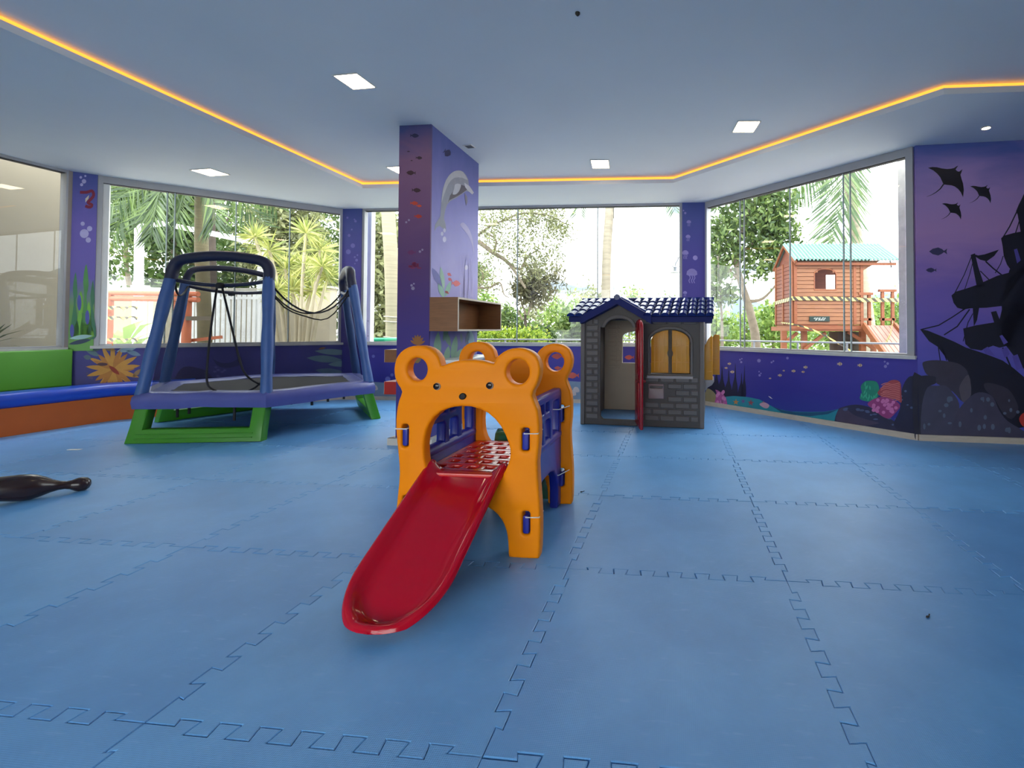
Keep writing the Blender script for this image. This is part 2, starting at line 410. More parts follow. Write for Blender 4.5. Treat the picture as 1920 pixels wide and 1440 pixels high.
for i in range(-9, 8):
    for j in range(-4, 8):
        cx_, cy_ = MO[0] + MD2[0] * (i + 0.5) + MD1[0] * (j + 0.5), MO[1] + MD2[1] * (i + 0.5) + MD1[1] * (j + 0.5)
        if not any(inside(OUTLINE, cx_ + dx, cy_ + dy) for dx in (-0.45, 0, 0.45) for dy in (-0.45, 0, 0.45)): continue
        if cy_ < 0.0 or cx_ > 5.2: continue
        if mat0 is None: mat0 = _top.build('foam_mat', FOAM, floor); o = mat0
        else: o = dup(mat0, floor)
        o.location = (cx_ + rnd.uniform(-0.0012, 0.0012), cy_ + rnd.uniform(-0.0012, 0.0012), rnd.uniform(-0.0015, 0.0))
        o.rotation_euler = (rnd.uniform(-0.0012, 0.0012), rnd.uniform(-0.0012, 0.0012), -MAT_A + rnd.uniform(-0.0015, 0.0015))

# ---- walls
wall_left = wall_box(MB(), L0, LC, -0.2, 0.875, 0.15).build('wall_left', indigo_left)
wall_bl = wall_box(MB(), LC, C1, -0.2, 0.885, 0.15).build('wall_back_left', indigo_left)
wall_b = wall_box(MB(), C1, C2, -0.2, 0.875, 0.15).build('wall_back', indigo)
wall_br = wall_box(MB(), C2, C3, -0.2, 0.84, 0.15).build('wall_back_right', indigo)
wall_r = wall_box(MB(), C3, C4, -0.2, 3.35, 0.15).build('wall_right', ship_wall)
wall_s = wall_box(MB(), C4, R0, -0.2, 3.35, 0.15).build('wall_side', white_wall)
wall_rear = wall_box(MB(), L0, R0, -0.2, 0.02, 0.15).build('wall_rear', white_wall)
for o in (wall_left, wall_bl, wall_b, wall_br, wall_r, wall_s, wall_rear): o['kind'] = 'structure'
# pilasters between the windows
def pilaster(name, a, b, x0, x1, mat, proud=0.012, z0=0.84, end=None):
    t0 = wall_t(a, b, x0) if x0 is not None else end[0]; t1 = wall_t(a, b, x1) if x1 is not None else end[1]
    o = wall_box(MB(), along(a, b, t0), along(a, b, t1), z0, 3.2, 0.16 + proud, -proud).build(name, mat)
    return tag(o, None, None, None, 'structure'), along(a, b, t0), along(a, b, t1)
pil_c1, P1A, P1B = pilaster('wall_pilaster', C1, C2, None, 676, pil_paint, end=(-0.006, 0))
pil_c2, P2A, P2B = pilaster('wall_pilaster', C1, C2, 1279, None, pil_paint, end=(0, 1.003))
pil_l, PLA, PLB = pilaster('wall_pilaster', LC, C1, None, 176, ramp_paint('pilaster_lilac_paint', [(0.0, (112, 170, 78)), (0.22, (116, 160, 90)), (0.42, (110, 96, 176)), (0.7, (112, 98, 182)), (1.0, (72, 84, 156))], 'Z', 0.85, 3.05, swirl=0.12, nscale=(4, 4, 1.5)), end=(-0.004, 0))

# ---- windows
def window(n, a, b, t0, t1, z0, z1, joints, head=0.08, jl=0.05, jr=0.05, white_l=0.0, white_r=0.0, sill=True, frame=alu, jambs=True):
    A, B = along(a, b, t0), along(a, b, t1); nx, ny = outward(a, b); Lw = math.hypot(B[0] - A[0], B[1] - A[1])
    w = thing('window_%d' % n, None, None, (A[0], A[1], z0), kind='structure')
    def part(name, s0, s1, za, zb, depth, off, mat):
        p, q = along(A, B, s0 / Lw), along(A, B, s1 / Lw)
        o = wall_box(MB(), (p[0] - A[0], p[1] - A[1]), (q[0] - A[0], q[1] - A[1]), za - z0, zb - z0, depth, off) if False else None
        mb = MB()
        P = [(p[0] - A[0] + nx * off, p[1] - A[1] + ny * off, zz) for p, zz in ((p, za - z0), (q, za - z0), (q, zb - z0), (p, zb - z0))]
        mb.prism(P, (nx * depth, ny * depth, 0))
        return mb.build(name, mat, w)
    part('header_rail', 0, Lw, z1 - head, z1, 0.10, 0.0, frame)
    part('header_gasket', 0.02, Lw - 0.02, z1 - head - 0.008, z1 - head, 0.06, 0.02, alu_dark)
    if sill: part('sill', -0.02, Lw + 0.02, z0 - 0.035, z0, 0.20, -0.03, sill_mat)
    if jambs:
        part('jamb', 0, jl, z0, z1 - head, 0.09, 0.0, frame); part('jamb', Lw - jr, Lw, z0, z1 - head, 0.09, 0.0, frame)
        if white_l: part('jamb_liner', jl, jl + white_l, z0, z1 - head, 0.07, 0.02, white_alu)
        if white_r: part('jamb_liner', Lw - jr - white_r, Lw - jr, z0, z1 - head, 0.07, 0.02, white_alu)
    part('bottom_track', jl, Lw - jr, z0, z0 + 0.02, 0.08, 0.01, frame)
    edge = M('pale_green_glass_edge', (206, 224, 220), 0.25, 0.03)
    ss = [jl] + [(wall_t(a, b, x) - t0) / (t1 - t0) * Lw for x in joints] + [Lw - jr]
    for k, (s0, s1) in enumerate(zip(ss[:-1], ss[1:])):
        off = 0.030 + 0.014 * (k % 2)
        part('pane', s0 + 0.002, s1 - 0.002, z0 + 0.02, z1 - head, 0.008, off, GLASS)
        if k: part('pane_edge', s0 - 0.006, s0 + 0.006, z0 + 0.02, z1 - head, 0.012, off - 0.004, edge); part('pane_seal', s0 + 0.006, s0 + 0.011, z0 + 0.02, z1 - head, 0.012, off - 0.004, alu_dark)
    return w
window(1, LC, C1, wall_t(LC, C1, 175), 1.0, 0.90, ZP, [307, 322, 438, 540], head=0.085, white_l=0.055)
window(2, C1, C2, wall_t(C1, C2, 676), wall_t(C1, C2, 1279), 0.895, ZP, [790, 968, 1119], head=0.03, jl=0.04, jr=0.04)
window(3, C2, C3, 0.0, wall_t(C2, C3, 1714), 0.857, ZP, [1384, 1393, 1478, 1580, 1592], head=0.085, jl=0.05, jr=0.07)
_tl = wall_t(L0, LC, 121)
window(4, L0, LC, 0.45, _tl, 0.885, ZP, [], head=0.03, jl=0.05, jr=0.02)
o = wall_box(MB(), L0, along(L0, LC, 0.45), 0.84, 3.35, 0.15).build('wall_left', white_wall); o['kind'] = 'structure'
o = wall_box(MB(), along(L0, LC, _tl), along(L0, LC, 1.0), 0.84, 3.2, 0.13, 0.0).build('trim_1', M('taupe_jamb_paint', (150, 138, 132), 0.6)); o['kind'] = 'structure'
# rear wall: unseen tall glazed doors, added to fill the front faces with daylight
for k, (x0, x1) in enumerate(((0.20, 0.408), (0.412, 0.62))): window(5 + k, L0, R0, x0, x1, 0.02, 2.7, [], head=0.05, jl=0.03, jr=0.03, sill=False)
for x0, x1 in ((0, 0.20), (0.62, 1)):
    o = wall_box(MB(), along(L0, R0, x0), along(L0, R0, x1), 0.02, 2.7, 0.15).build('wall_rear', white_wall); o['kind'] = 'structure'
o = wall_box(MB(), L0, R0, 2.7, 3.35, 0.15).build('wall_rear', white_wall); o['kind'] = 'structure'

# ---- baseboards
def baseboard(name, a, b, h=0.055, th=0.02):
    o = wall_box(MB(), a, b, -0.02, h, th, -th).build(name, skirt); o['kind'] = 'structure'; return o
baseboard('baseboard_back_left', LC, C1); baseboard('baseboard_back', C1, C2); baseboard('baseboard_back_right', C2, C3, 0.06); baseboard('baseboard_right', C3, C4, 0.06)

# ---- ceiling: raised centre, lower soffit ring, LED cove
COVE = [xy(at_z(x, y, ZP)) for x, y in ((0, 51), (680, 353), (1262, 343), (1770, 177), (1920, 172))]
_s = (REAR + 1 - COVE[1][1]) / (COVE[0][1] - COVE[1][1])
COVE[0] = (COVE[1][0] + (COVE[0][0] - COVE[1][0]) * _s, REAR + 1)
_s = (5.4 - COVE[3][0]) / (COVE[4][0] - COVE[3][0]); COVE[4] = (5.4, COVE[3][1] + (COVE[4][1] - COVE[3][1]) * _s)
COVE.append((5.4, REAR + 1))
def grow(poly, d):
    c = (sum(p[0] for p in poly) / len(poly), sum(p[1] for p in poly) / len(poly))
    ar = sum(poly[i][0] * poly[(i + 1) % len(poly)][1] - poly[(i + 1) % len(poly)][0] * poly[i][1] for i in range(len(poly)))
    return offset_loop(poly, -d if ar > 0 else d)
ceiling = MB().prism([(p[0], p[1], ZC) for p in grow(OUTLINE, 0.18)], (0, 0, 0.22)).build('ceiling', ceil_mat); ceiling['kind'] = 'structure'
def ring(outer, inner, z, mb):
    vs = [(p[0], p[1], z) for p in outer] + [(p[0], p[1], z) for p in inner]
    tr = tessellate_polygon([[Vector((p[0], p[1], 0)) for p in outer], [Vector((p[0], p[1], 0)) for p in inner]])
    return mb.add(vs, [tuple(t) for t in tr])
COVE_IN = grow(COVE, 0.13)
LIP = 0.052
mb = MB(); ring(grow(OUTLINE, 0.16), COVE, ZP, mb); n = len(COVE)
mb.add([(p[0], p[1], ZP) for p in COVE] + [(p[0], p[1], ZP + LIP) for p in COVE], [(i, (i + 1) % n, n + (i + 1) % n, n + i) for i in range(n)])
mb.add([(p[0], p[1], ZP + LIP) for p in COVE] + [(p[0], p[1], ZP + LIP) for p in COVE_IN], [(i, (i + 1) % n, n + (i + 1) % n, n + i) for i in range(n)])
mb.add([(p[0], p[1], ZP + LIP) for p in COVE_IN] + [(p[0], p[1], ZC) for p in COVE_IN], [(i, (i + 1) % n, n + (i + 1) % n, n + i) for i in range(n)])
soffit = mb.build('ceiling_soffit', ceil_mat, None, None, fix=False); soffit['kind'] = 'structure'
STRIP = grow(COVE, 0.035); STRIP2 = grow(COVE, 0.055)
mb = MB()
for i in range(n - 2) if False else range(n):
    k = (i + 1) % n; a, b, c, d = STRIP[i], STRIP[k], STRIP2[k], STRIP2[i]; z0, z1 = ZP + LIP + 0.001, ZC - 0.002
    mb.add([(a[0], a[1], z0), (b[0], b[1], z0), (c[0], c[1], z0), (d[0], d[1], z0), (a[0], a[1], z1), (b[0], b[1], z1), (c[0], c[1], z1), (d[0], d[1], z1)], [(0, 1, 2, 3), (4, 7, 6, 5), (0, 4, 5, 1), (2, 6, 7, 3)])
led = mb.build('led_strip', emit('amber_led_glow', (255, 172, 62), 1.5))
tag(led, 'glowing amber strip light running around the recessed ceiling edge', 'light')

# ---- ceiling lamps
lamp_glow = emit('warm_white_diffuser', (255, 230, 190), 30.0)
lamp_rim = M('white_lamp_rim', (222, 220, 216), 0.5, 0.02)
def panel_light(px, z, label, on=True, name='ceiling_light', size=None):
    P = [at_z(x, y, z) for x, y in px]; c = sum(P, Vector()) / 4
    e = (P[1] - P[0]); rz = math.atan2(e.y, e.x)
    w = size or ((P[1] - P[0]).length + (P[2] - P[3]).length) / 2; h = size or ((P[2] - P[1]).length + (P[3] - P[0]).length) / 2
    t = thing(name, label, 'light', (c.x, c.y, z), rz, group=None)
    MB().slab([(-w / 2 - 0.012, -h / 2 - 0.012), (w / 2 + 0.012, -h / 2 - 0.012), (w / 2 + 0.012, h / 2 + 0.012), (-w / 2 - 0.012, h / 2 + 0.012)], [[(-w / 2, -h / 2), (w / 2, -h / 2), (w / 2, h / 2), (-w / 2, h / 2)]], 0.008, 0.002, lambda u, v, q: (u, v, -q), seg=1).build('rim', lamp_rim, t)
    MB().box((0, 0, -0.003), (w, h, 0.004)).build('diffuser', lamp_glow if on else M('dark_lamp_recess', (90, 92, 98), 0.5), t)
    return t
panel_light([(629, 141), (672, 137), (700, 163), (660, 166)], ZC, 'square lit ceiling panel light to the left, above and before the column')
panel_light([(731, 313), (765, 311), (780, 322), (746, 326)], ZC, 'square lit ceiling panel light half hidden behind the column')
panel_light([(1107, 300), (1138, 300), (1144, 314), (1113, 315)], ZC, 'square lit ceiling panel light above the grey playhouse')
panel_light([(1382, 227), (1422, 227), (1415, 246), (1377, 247)], ZC, 'square lit ceiling panel light nearest the right hand window')
panel_light([(366, 318), (396, 316), (421, 325), (393, 331)], ZP, 'square lit panel light in the low ceiling above the trampoline')
panel_light([(870, 272), (881, 271), (890, 276), (879, 278)], ZC, 'small unlit square ceiling fitting beside the column top', on=False, size=0.08)
c = at_z(1849, 239, ZP)
t = thing('spot_light', 'small round lit spotlight in the ceiling before the ship mural', 'light', c)
MB().lathe([(0.045, 0), (0.045, -0.006), (0.035, -0.010), (0.033, -0.004)], 20).build('rim', lamp_rim, t, 40)
MB().lathe([(0.032, -0.002), (0.030, -0.008), (0.02, -0.011)], 20).build('bulb', lamp_glow, t, 60)
c = at_z(1083, 24, ZC)
t = thing('ceiling_sensor', 'tiny round black fitting on the ceiling near the top edge', 'sensor', c)
MB().lathe([(0.016, 0), (0.016, -0.008), (0.010, -0.016)], 16).build('body', M('black_plastic', (18, 18, 20), 0.4), t, 40)
MB().lathe([(0.006, -0.012), (0.005, -0.02), (0.002, -0.023)], 10).build('tip', M('black_plastic'), t, 40)

# ---- column
CA = at_z(749, 836, 0); 
col_t = thing('column', None, None, (-2.223, 4.69, 0), -MAT_A, kind='structure')
_w = px_front(col_t, 806, 500)[0]; _dp = 1.13
COLW = _w
front_paint = ramp_paint('column_shaded_plum_paint', [(0.0, (44, 36, 118)), (0.35, (60, 40, 122)), (0.55, (84, 50, 108)), (0.72, (108, 72, 116)), (0.9, (118, 84, 122)), (1.0, (58, 70, 128))], 'Z', 0.0, 3.1, swirl=0.07)  # plum paint of the front face, deepened in part for its backlit shade
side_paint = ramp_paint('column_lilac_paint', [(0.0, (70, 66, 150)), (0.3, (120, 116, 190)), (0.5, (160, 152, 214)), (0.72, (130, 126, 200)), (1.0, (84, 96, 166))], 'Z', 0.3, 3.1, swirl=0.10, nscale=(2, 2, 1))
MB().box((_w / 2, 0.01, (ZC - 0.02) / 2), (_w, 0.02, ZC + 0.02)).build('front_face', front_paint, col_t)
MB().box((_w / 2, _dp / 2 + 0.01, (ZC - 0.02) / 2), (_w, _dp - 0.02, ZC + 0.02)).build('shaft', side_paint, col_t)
mb = MB(); mb.box((_w / 2, -0.02, 0.027), (_w + 0.12, 0.04, 0.075)); mb.box((_w + 0.02, _dp / 2, 0.027), (0.04, _dp + 0.06, 0.075)); mb.box((-0.03, _dp / 2, 0.027), (0.06, _dp + 0.06, 0.075))
mb.build('plinth', M('pale_plinth_stone', (196, 190, 180), 0.5, 0.06), col_t)

# ================================================================== BEAR SLIDE SET
orange = M('orange_moulded_plastic', (252, 142, 8), 0.42, 0.03, 4, bump=0.10, bscale=420, spec=0.15)
red_p = M('glossy_red_plastic', (182, 6, 36), 0.12, 0.04, 5, spec=0.4, coat=0.0)
red_deck = M('red_deck_plastic', (206, 36, 24), 0.22, 0.06, 5, coat=0.2)
blue_p = M('royal_blue_plastic', (30, 40, 150), 0.3, 0.06, 6, bump=0.05, bscale=150)
zip_m = M('white_nylon_tie', (226, 224, 218), 0.4, 0.03)
black_p = M('black_plastic', (18, 18, 20), 0.4)
slide = thing('bear_slide_playset', 'orange bear faced climbing frame with blue sides and red slide', 'slide', (-0.417, 2.375, 0), -MAT_A)
def PF(x, y): return px_front(slide, x, y, 0.0)
ear_l = [(826, 686), (822, 671), (811, 657), (797, 650), (781, 648), (764, 651), (750, 660), (741, 674), (737.5, 692), (739, 708), (745, 722), (752, 735)]
side_l = [(746, 752), (742, 775), (741, 800), (743, 830), (746, 860), (747.5, 890), (745, 920), (741.5, 955), (739.5, 985), (739, 1010)]
leg_l = [(740, 1018), (746, 1022), (790, 1024), (797, 1020), (799, 1000), (801, 980), (807, 966), (820, 955), (838, 949)]
leg_r = [(875, 947), (895, 948), (915, 953), (932, 966), (944, 984), (950, 1005), (952, 1030), (953, 1043), (960, 1047), (1003, 1049), (1010, 1044)]
side_r = [(1012, 1015), (1012.5, 980), (1011, 940), (1008, 900), (1007, 865), (1010, 835), (1010.5, 800), (1007, 768), (997, 742)]
ear_r = [(1004, 726), (1010, 711), (1012.5, 692), (1009, 676), (1000, 663), (985, 655), (967, 652.5), (950, 656), (936, 665), (928, 674), (924, 682)]
top = [(908, 678), (890, 675.5), (870, 675), (850, 678), (836, 683)]
outl = [PF(*p) for p in ear_l + side_l + leg_l + leg_r + side_r + ear_r + top]
mouth = [PF(*p) for p in [(797, 872), (794, 850), (795, 822), (804, 794), (824, 773), (850, 763.5), (882, 763), (914, 775), (938, 800), (952, 830), (956, 852), (951, 872), (941, 892), (925, 908), (875, 914), (826, 908), (806, 892)]]
ear_hole_l = [PF(*p) for p in ell(781, 693, 19, 22)]
ear_hole_r = [PF(*p) for p in ell(970, 697.5, 22, 24)]
PAN_T = 0.075
fn_front = lambda u, v, w: (u, w, v)
holes_px = [(752, 796, 765, 838), (977, 803, 992, 846), (978, 960, 993, 1003), (753, 930, 766, 968)]
def slot_loop(x0, y0, x1, y1):
    a = PF(x0, y1); b = PF(x1, y0); return rrect(a[0], a[1], b[0], b[1], 0.012, 3)
slots = [slot_loop(*h) for h in holes_px]
mb = MB().slab(spline(outl, 2), [spline(mouth, 2), ear_hole_l, ear_hole_r] + slots, PAN_T, 0.014, fn_front, seg=3)
bear = mb.build('bear_panel', orange, slide, 40)
tag(bear, 'orange front panel cut as a bear head')
DEPTH = 0.735
bear2 = dup(bear, slide); bear2.name = 'bear_panel'; bear2.location = (0, DEPTH, 0); tag(bear2, 'orange rear panel cut as a bear head')
for x, y in ((820, 724.5), (919, 723)):
    u, z = PF(x, y)
    e = MB().lathe([(0.0185, 0.004), (0.0185, -0.004), (0.015, -0.007), (0.010, -0.008)], 18, Matrix.Translation((u, 0, z)) @ Matrix.Rotation(math.pi / 2, 4, 'X') @ Matrix.Scale(-1, 4, (0, 0, 1))).build('eye', M('white_eye_plastic', (150, 134, 128), 0.3), bear, 40)
    MB().lathe([(0.0155, 0.0), (0.0155, -0.010), (0.010, -0.013)], 16, Matrix.Translation((u - 0.002, 0, z + 0.001)) @ Matrix.Rotation(math.pi / 2, 4, 'X') @ Matrix.Scale(-1, 4, (0, 0, 1))).build('pupil', M('dark_brown_pupil', (30, 18, 16), 0.15), e, 40)
u, z = PF(868, 743)
MB().slab([(u + a, z + b) for a, b in ell(0, 0, 0.019, 0.0165, 18, 0.35)], [], 0.014, 0.006, lambda a, b, w: (a, w - 0.011, b), seg=3).build('nose', M('black_nose_plastic', (14, 5, 5), 0.6), bear, 60)
# blue locking tabs in the slots, with white ties around the panel edge
for i, (x0, y0, x1, y1) in enumerate(holes_px):
    a = PF(x0 + 1.5, y1 - 1.5); b = PF(x1 - 1.5, y0 + (8 if i != 3 else 4))
    tb = MB().slab(rrect(a[0], a[1], b[0], b[1], 0.009, 3), [], 0.09, 0.006, lambda u, v, w: (u, w + 0.003, v)).build('lock_tab', blue_p, slide, 40)
    k = dup(tb, slide); k.location = (0, DEPTH - 0.02, 0)
for (x0, x1, y, rear) in ((742, 763, 804, 0), (983, 1009, 813, 0), (986, 1011, 970, 0)):
    a = PF(x0, y); b = PF(x1, y); u0, u1 = min(a[0], b[0]), max(a[0], b[0])
    pts = [(u0, -0.003, a[1]), (u1, -0.003, b[1]), (u1 + 0.0, PAN_T + 0.004, b[1] + 0.004), (u0, PAN_T + 0.004, a[1] + 0.004)]
    if x0 < 800: pts = [(u1, -0.003, b[1]), (u0 - 0.002, -0.003, a[1]), (u0 - 0.002, PAN_T + 0.004, a[1]), (u1, PAN_T + 0.004, b[1])]
    MB().tube(pts, 0.0028, 6, closed=True).build('cable_tie', zip_m, slide, 60)
W_S = abs(PF(739, 1000)[0])
# blue side panels (local y from front panel to rear panel)
y0, y1 = PAN_T - 0.012, DEPTH + 0.012
def side_panel(xl):
    arch = [(y0, 0.0), (y0 + 0.085, 0.0), (y0 + 0.085, 0.12), (y0 + 0.11, 0.20), (y0 + 0.17, 0.255), (y0 + 0.26, 0.275), (y1 - 0.26, 0.275), (y1 - 0.17, 0.255), (y1 - 0.11, 0.20), (y1 - 0.085, 0.12), (y1 - 0.085, 0.0), (y1, 0.0),
            (y1, 0.72), (y1 - 0.02, 0.745), (y0 + 0.02, 0.745), (y0, 0.72)]
    yw = (y1 - y0); hs = [rrect(y0 + 0.075, 0.475, y0 + yw * 0.36, 0.60, 0.02), rrect(y0 + yw * 0.36 + 0.065, 0.475, y1 - 0.30, 0.60, 0.02) if False else rrect(y0 + yw * 0.36 + 0.06, 0.475, y0 + yw * 0.60, 0.60, 0.02), rrect(y0 + yw * 0.60 + 0.06, 0.475, y1 - 0.07, 0.685, 0.02), rrect(y0 + 0.20, 0.645, y0 + 0.27, 0.70, 0.01), rrect(y0 + 0.31, 0.645, y0 + 0.38, 0.70, 0.01)]
    s = MB().slab(arch, hs, 0.055, 0.012, lambda u, v, w: (xl + w, u, v), seg=3).build('side_panel', blue_p, slide, 40)
    # raised moulded rib above the arch
    MB().tube([(xl + 0.0275, y0 + 0.02, 0.455), (xl + 0.0275, y1 - 0.02, 0.455)], 0.034, 12).build('rib', blue_p, s, 60)
    return s
side_panel(-0.125); side_panel(-W_S + 0.055)
for (yy, z) in ((DEPTH + 0.02, 0.62), (DEPTH + 0.02, 0.21)):
    MB().tube([(-0.133, yy - 0.11, z), (-0.062, yy - 0.11, z), (-0.006, yy + 0.0, z + 0.012), (-0.006, yy + 0.05, z + 0.012), (-0.06, yy + 0.06, z + 0.01), (-0.133, yy + 0.04, z)], 0.003, 6, closed=True).build('cable_tie', zip_m, slide, 60)
# red deck with a waffle of recesses
dx0, dx1, dy0, dy1, dz = -W_S + 0.112, -0.128, 0.02, DEPTH, 0.395
nxh, nyh = 5, 6; hs = []
for i in range(nxh):
    for j in range(nyh):
        uw = (dx1 - dx0 - 0.06) / nxh; vw = (dy1 - dy0 - 0.10) / nyh
        a = dx0 + 0.03 + i * uw + uw * 0.17 + (0.02 if j % 2 else -0.012); b = dy0 + 0.07 + j * vw + vw * 0.22
        hs.append(rrect(a, b, a + uw * 0.56, b + vw * 0.52, 0.008, 2))
MB().slab([(dx0, dy0), (dx1, dy0), (dx1, dy1), (dx0, dy1)], hs, 0.030, 0.006, lambda u, v, w: (u, v, dz - w)).build('deck', red_deck, slide, 40)
MB().box(((dx0 + dx1) / 2, (dy0 + dy1) / 2, dz - 0.045), (dx1 - dx0, dy1 - dy0, 0.02)).build('deck_base', red_deck, slide)
# red chute: rows along the run, rim all round, rounded foot
cxl = (PF(790, 880)[0] + PF(945, 880)[0]) / 2
HALF = 0.212; S_END = 0.70; NR, NT = 44, 25
def base_z(s):      # s: metres in front of the panel
    k = max(0.0, min(1.0, (s + 0.06) / (S_END + 0.02)))
    return 0.012 + 0.385 * (1 - k) ** 1.0 * (1 - 0.55 * k * (1 - k)) * (1 + 0.75 * k * (1 - k)) - 0.0
def chute_pt(s, t):
    tip = S_END - 0.235; w = HALF if s < tip else HALF * math.sqrt(max(0.0, 1 - ((s - tip) / 0.235) ** 2))
    x = t * w
    dist = (1 - abs(t)) * w
    if s > tip: dist = min(dist, 0.235 - math.hypot((s - tip), abs(x) * 0.235 / HALF)) if True else dist
    q = max(0.0, min(1.0, (0.085 - dist) / 0.065)); rim = 0.052 * (q * q * (3 - 2 * q))
    if dist < 0.014: rim -= 0.022 * ((0.014 - dist) / 0.014) ** 2
    fade = min(1.0, max(0.45, (0.30 + s) / 0.30)); 
    return (cxl + x - 0.035 * max(0.0, s), -s, base_z(s) + rim)
ss = [-0.07 + (S_END + 0.07) * (1 - (1 - i / (NR - 1)) ** 1.35) for i in range(NR)]
ts = [math.sin(math.pi / 2 * (-1 + 2 * j / (NT - 1))) for j in range(NT)]
vs = [chute_pt(s, t) for s in ss for t in ts]
fs = [(i * NT + j, i * NT + j + 1, (i + 1) * NT + j + 1, (i + 1) * NT + j) for i in range(NR - 1) for j in range(NT - 1)]
mb = MB(); mb.add(vs, fs); ch = mb.build('chute', red_p, slide, 180, fix=False)
md = ch.modifiers.new('thickness', 'SOLIDIFY'); md.thickness = 0.012; md.offset = 1.0
# green climbing step behind the rear panel
mb = MB(); gw = 0.20; prof = [(0, 0.0), (0.0, 0.36), (0.02, 0.42), (0.06, 0.445), (0.10, 0.435), (0.13, 0.40), (0.16, 0.30), (0.24, 0.29), (0.26, 0.16), (0.34, 0.15), (0.36, 0.0)]
mb.slab(prof, [], 2 * gw, 0.02, lambda u, v, w: (cxl - 0.02 + w - gw + 0.06, DEPTH + PAN_T + 0.006 + u, v), seg=3).build('climbing_step', M('dark_green_plastic', (20, 92, 62), 0.15, 0.05, coat=0.4), slide, 50)

# ================================================================== TRAMPOLINE
Tc = (-4.33, 5.86); T0 = math.radians(245.6)
tramp = thing('trampoline', 'hexagonal netted trampoline with blue foam poles and green feet', 'trampoline', (Tc[0], Tc[1], 0), 0.0)
green_p = M('leaf_green_plastic', (58, 134, 26), 0.4, 0.05, 4)
pad_m = M('slate_violet_vinyl', (80, 86, 152), 0.35, 0.10, 7, bump=0.3, bscale=9)
foam_m = M('blue_foam_sleeve', (58, 92, 150), 0.5, 0.10, 9, bump=0.5, bscale=26)
navy_m = M('navy_foam_sleeve', (24, 28, 58), 0.5, 0.10, 9, bump=0.4, bscale=26)
hem_m = M('black_net_hem', (18, 18, 26), 0.7, 0.1)
def hx(k, R, z, turn=0.0): a = T0 + math.radians(60 * k) + turn; return Vector((R * math.cos(a), R * math.sin(a), z))
PZ = 0.455
# padded ring
mb = MB(); prof = [(1.235, PZ - 0.125), (1.25, PZ - 0.06), (1.24, PZ - 0.01), (1.21, PZ + 0.022), (1.12, PZ + 0.030), (1.01, PZ + 0.024), (0.955, PZ + 0.004), (0.95, PZ - 0.03), (1.17, PZ - 0.04), (1.20, PZ - 0.125)]
sub = 6; ringn = 6 * sub; vs = []
rr = random.Random(8); wob = [rr.uniform(-1, 1) for _ in range(ringn * 2)]
for ri, (R, z) in enumerate(prof):
    for i in range(ringn):
        k, f = divmod(i, sub); p = hx(k, R, z).lerp(hx(k + 1, R, z), f / sub)
        if 0 < ri < 9: p *= 1 + 0.006 * wob[i]; 
        p.z += 0.010 * wob[(i * 2) % len(wob)] * (1 if ri in (0, 1, 6, 9) else 0.5)
        vs.append(p)
n = len(prof)
mb.add(vs, [(r * ringn + i, r * ringn + (i + 1) % ringn, ((r + 1) % n) * ringn + (i + 1) % ringn, ((r + 1) % n) * ringn + i) for r in range(n) for i in range(ringn)])
mb.build('frame_pad', pad_m, tramp, 50)
mb = MB(); pts = [hx(k, 0.965, PZ - 0.008) for k in range(6)]; mb.prism(pts, (0, 0, 0.006)); mb.build('jumping_mat', M('black_woven_mat', (30, 28, 32), 0.85, 0.08, 30, bump=0.2, bscale=300), tramp)
MB().tube([hx(k, 1.14, PZ - 0.045) for k in range(6)], 0.022, 8, closed=True).build('frame_tube', M('galvanised_tube', (120, 122, 126), 0.35, metal=0.8), tramp, 60)
# three green U shaped feet
for k in (0, 2, 4):
    a, b = hx(k, 1.0, 0), hx(k + 1, 1.0, 0); d = (b - a).normalized(); nrm = ((a + b) / 2).normalized()
    def fp(u, z):     # u along edge 0..1
        Rr = 1.265 - 0.07 * z / 0.42
        p = a * Rr + (b - a) * Rr * u; return p
    Lb = (b - a).length * 1.265; w = 0.125
    e0 = 0.085; L2 = Lb - 2 * e0; outer = [(u + e0, v) for u, v in [(-w / 2 - 0.01, 0), (L2 + w / 2 + 0.01, 0), (L2 + w / 2, 0.14), (L2 + w / 2 - 0.005, 0.36), (L2 - w / 2 - 0.005, 0.36), (L2 - w / 2 - 0.0, 0.13), (w / 2 + 0.0, 0.13), (w / 2 + 0.005, 0.36), (-w / 2 + 0.005, 0.36), (-w / 2, 0.14)]]
    base = a * 1.265
    mb = MB().slab(outer, [], 0.11, 0.014, lambda u, v, q: base + d * u + nrm * (0.05 - q - 0.10 * v / 0.36) + Vector((0, 0, v)), seg=2)
    ft = mb.build('foot_frame', green_p, tramp, 35)
    for zz in (0.045, 0.085):
        MB().bar(base + d * 0.10 + nrm * (0.0535 - 0.10 * zz / 0.36) + Vector((0, 0, zz)), base + d * (Lb - 0.10) + nrm * (0.0535 - 0.10 * zz / 0.36) + Vector((0, 0, zz)), 0.010, 0.008).build('moulded_rib', green_p, ft)
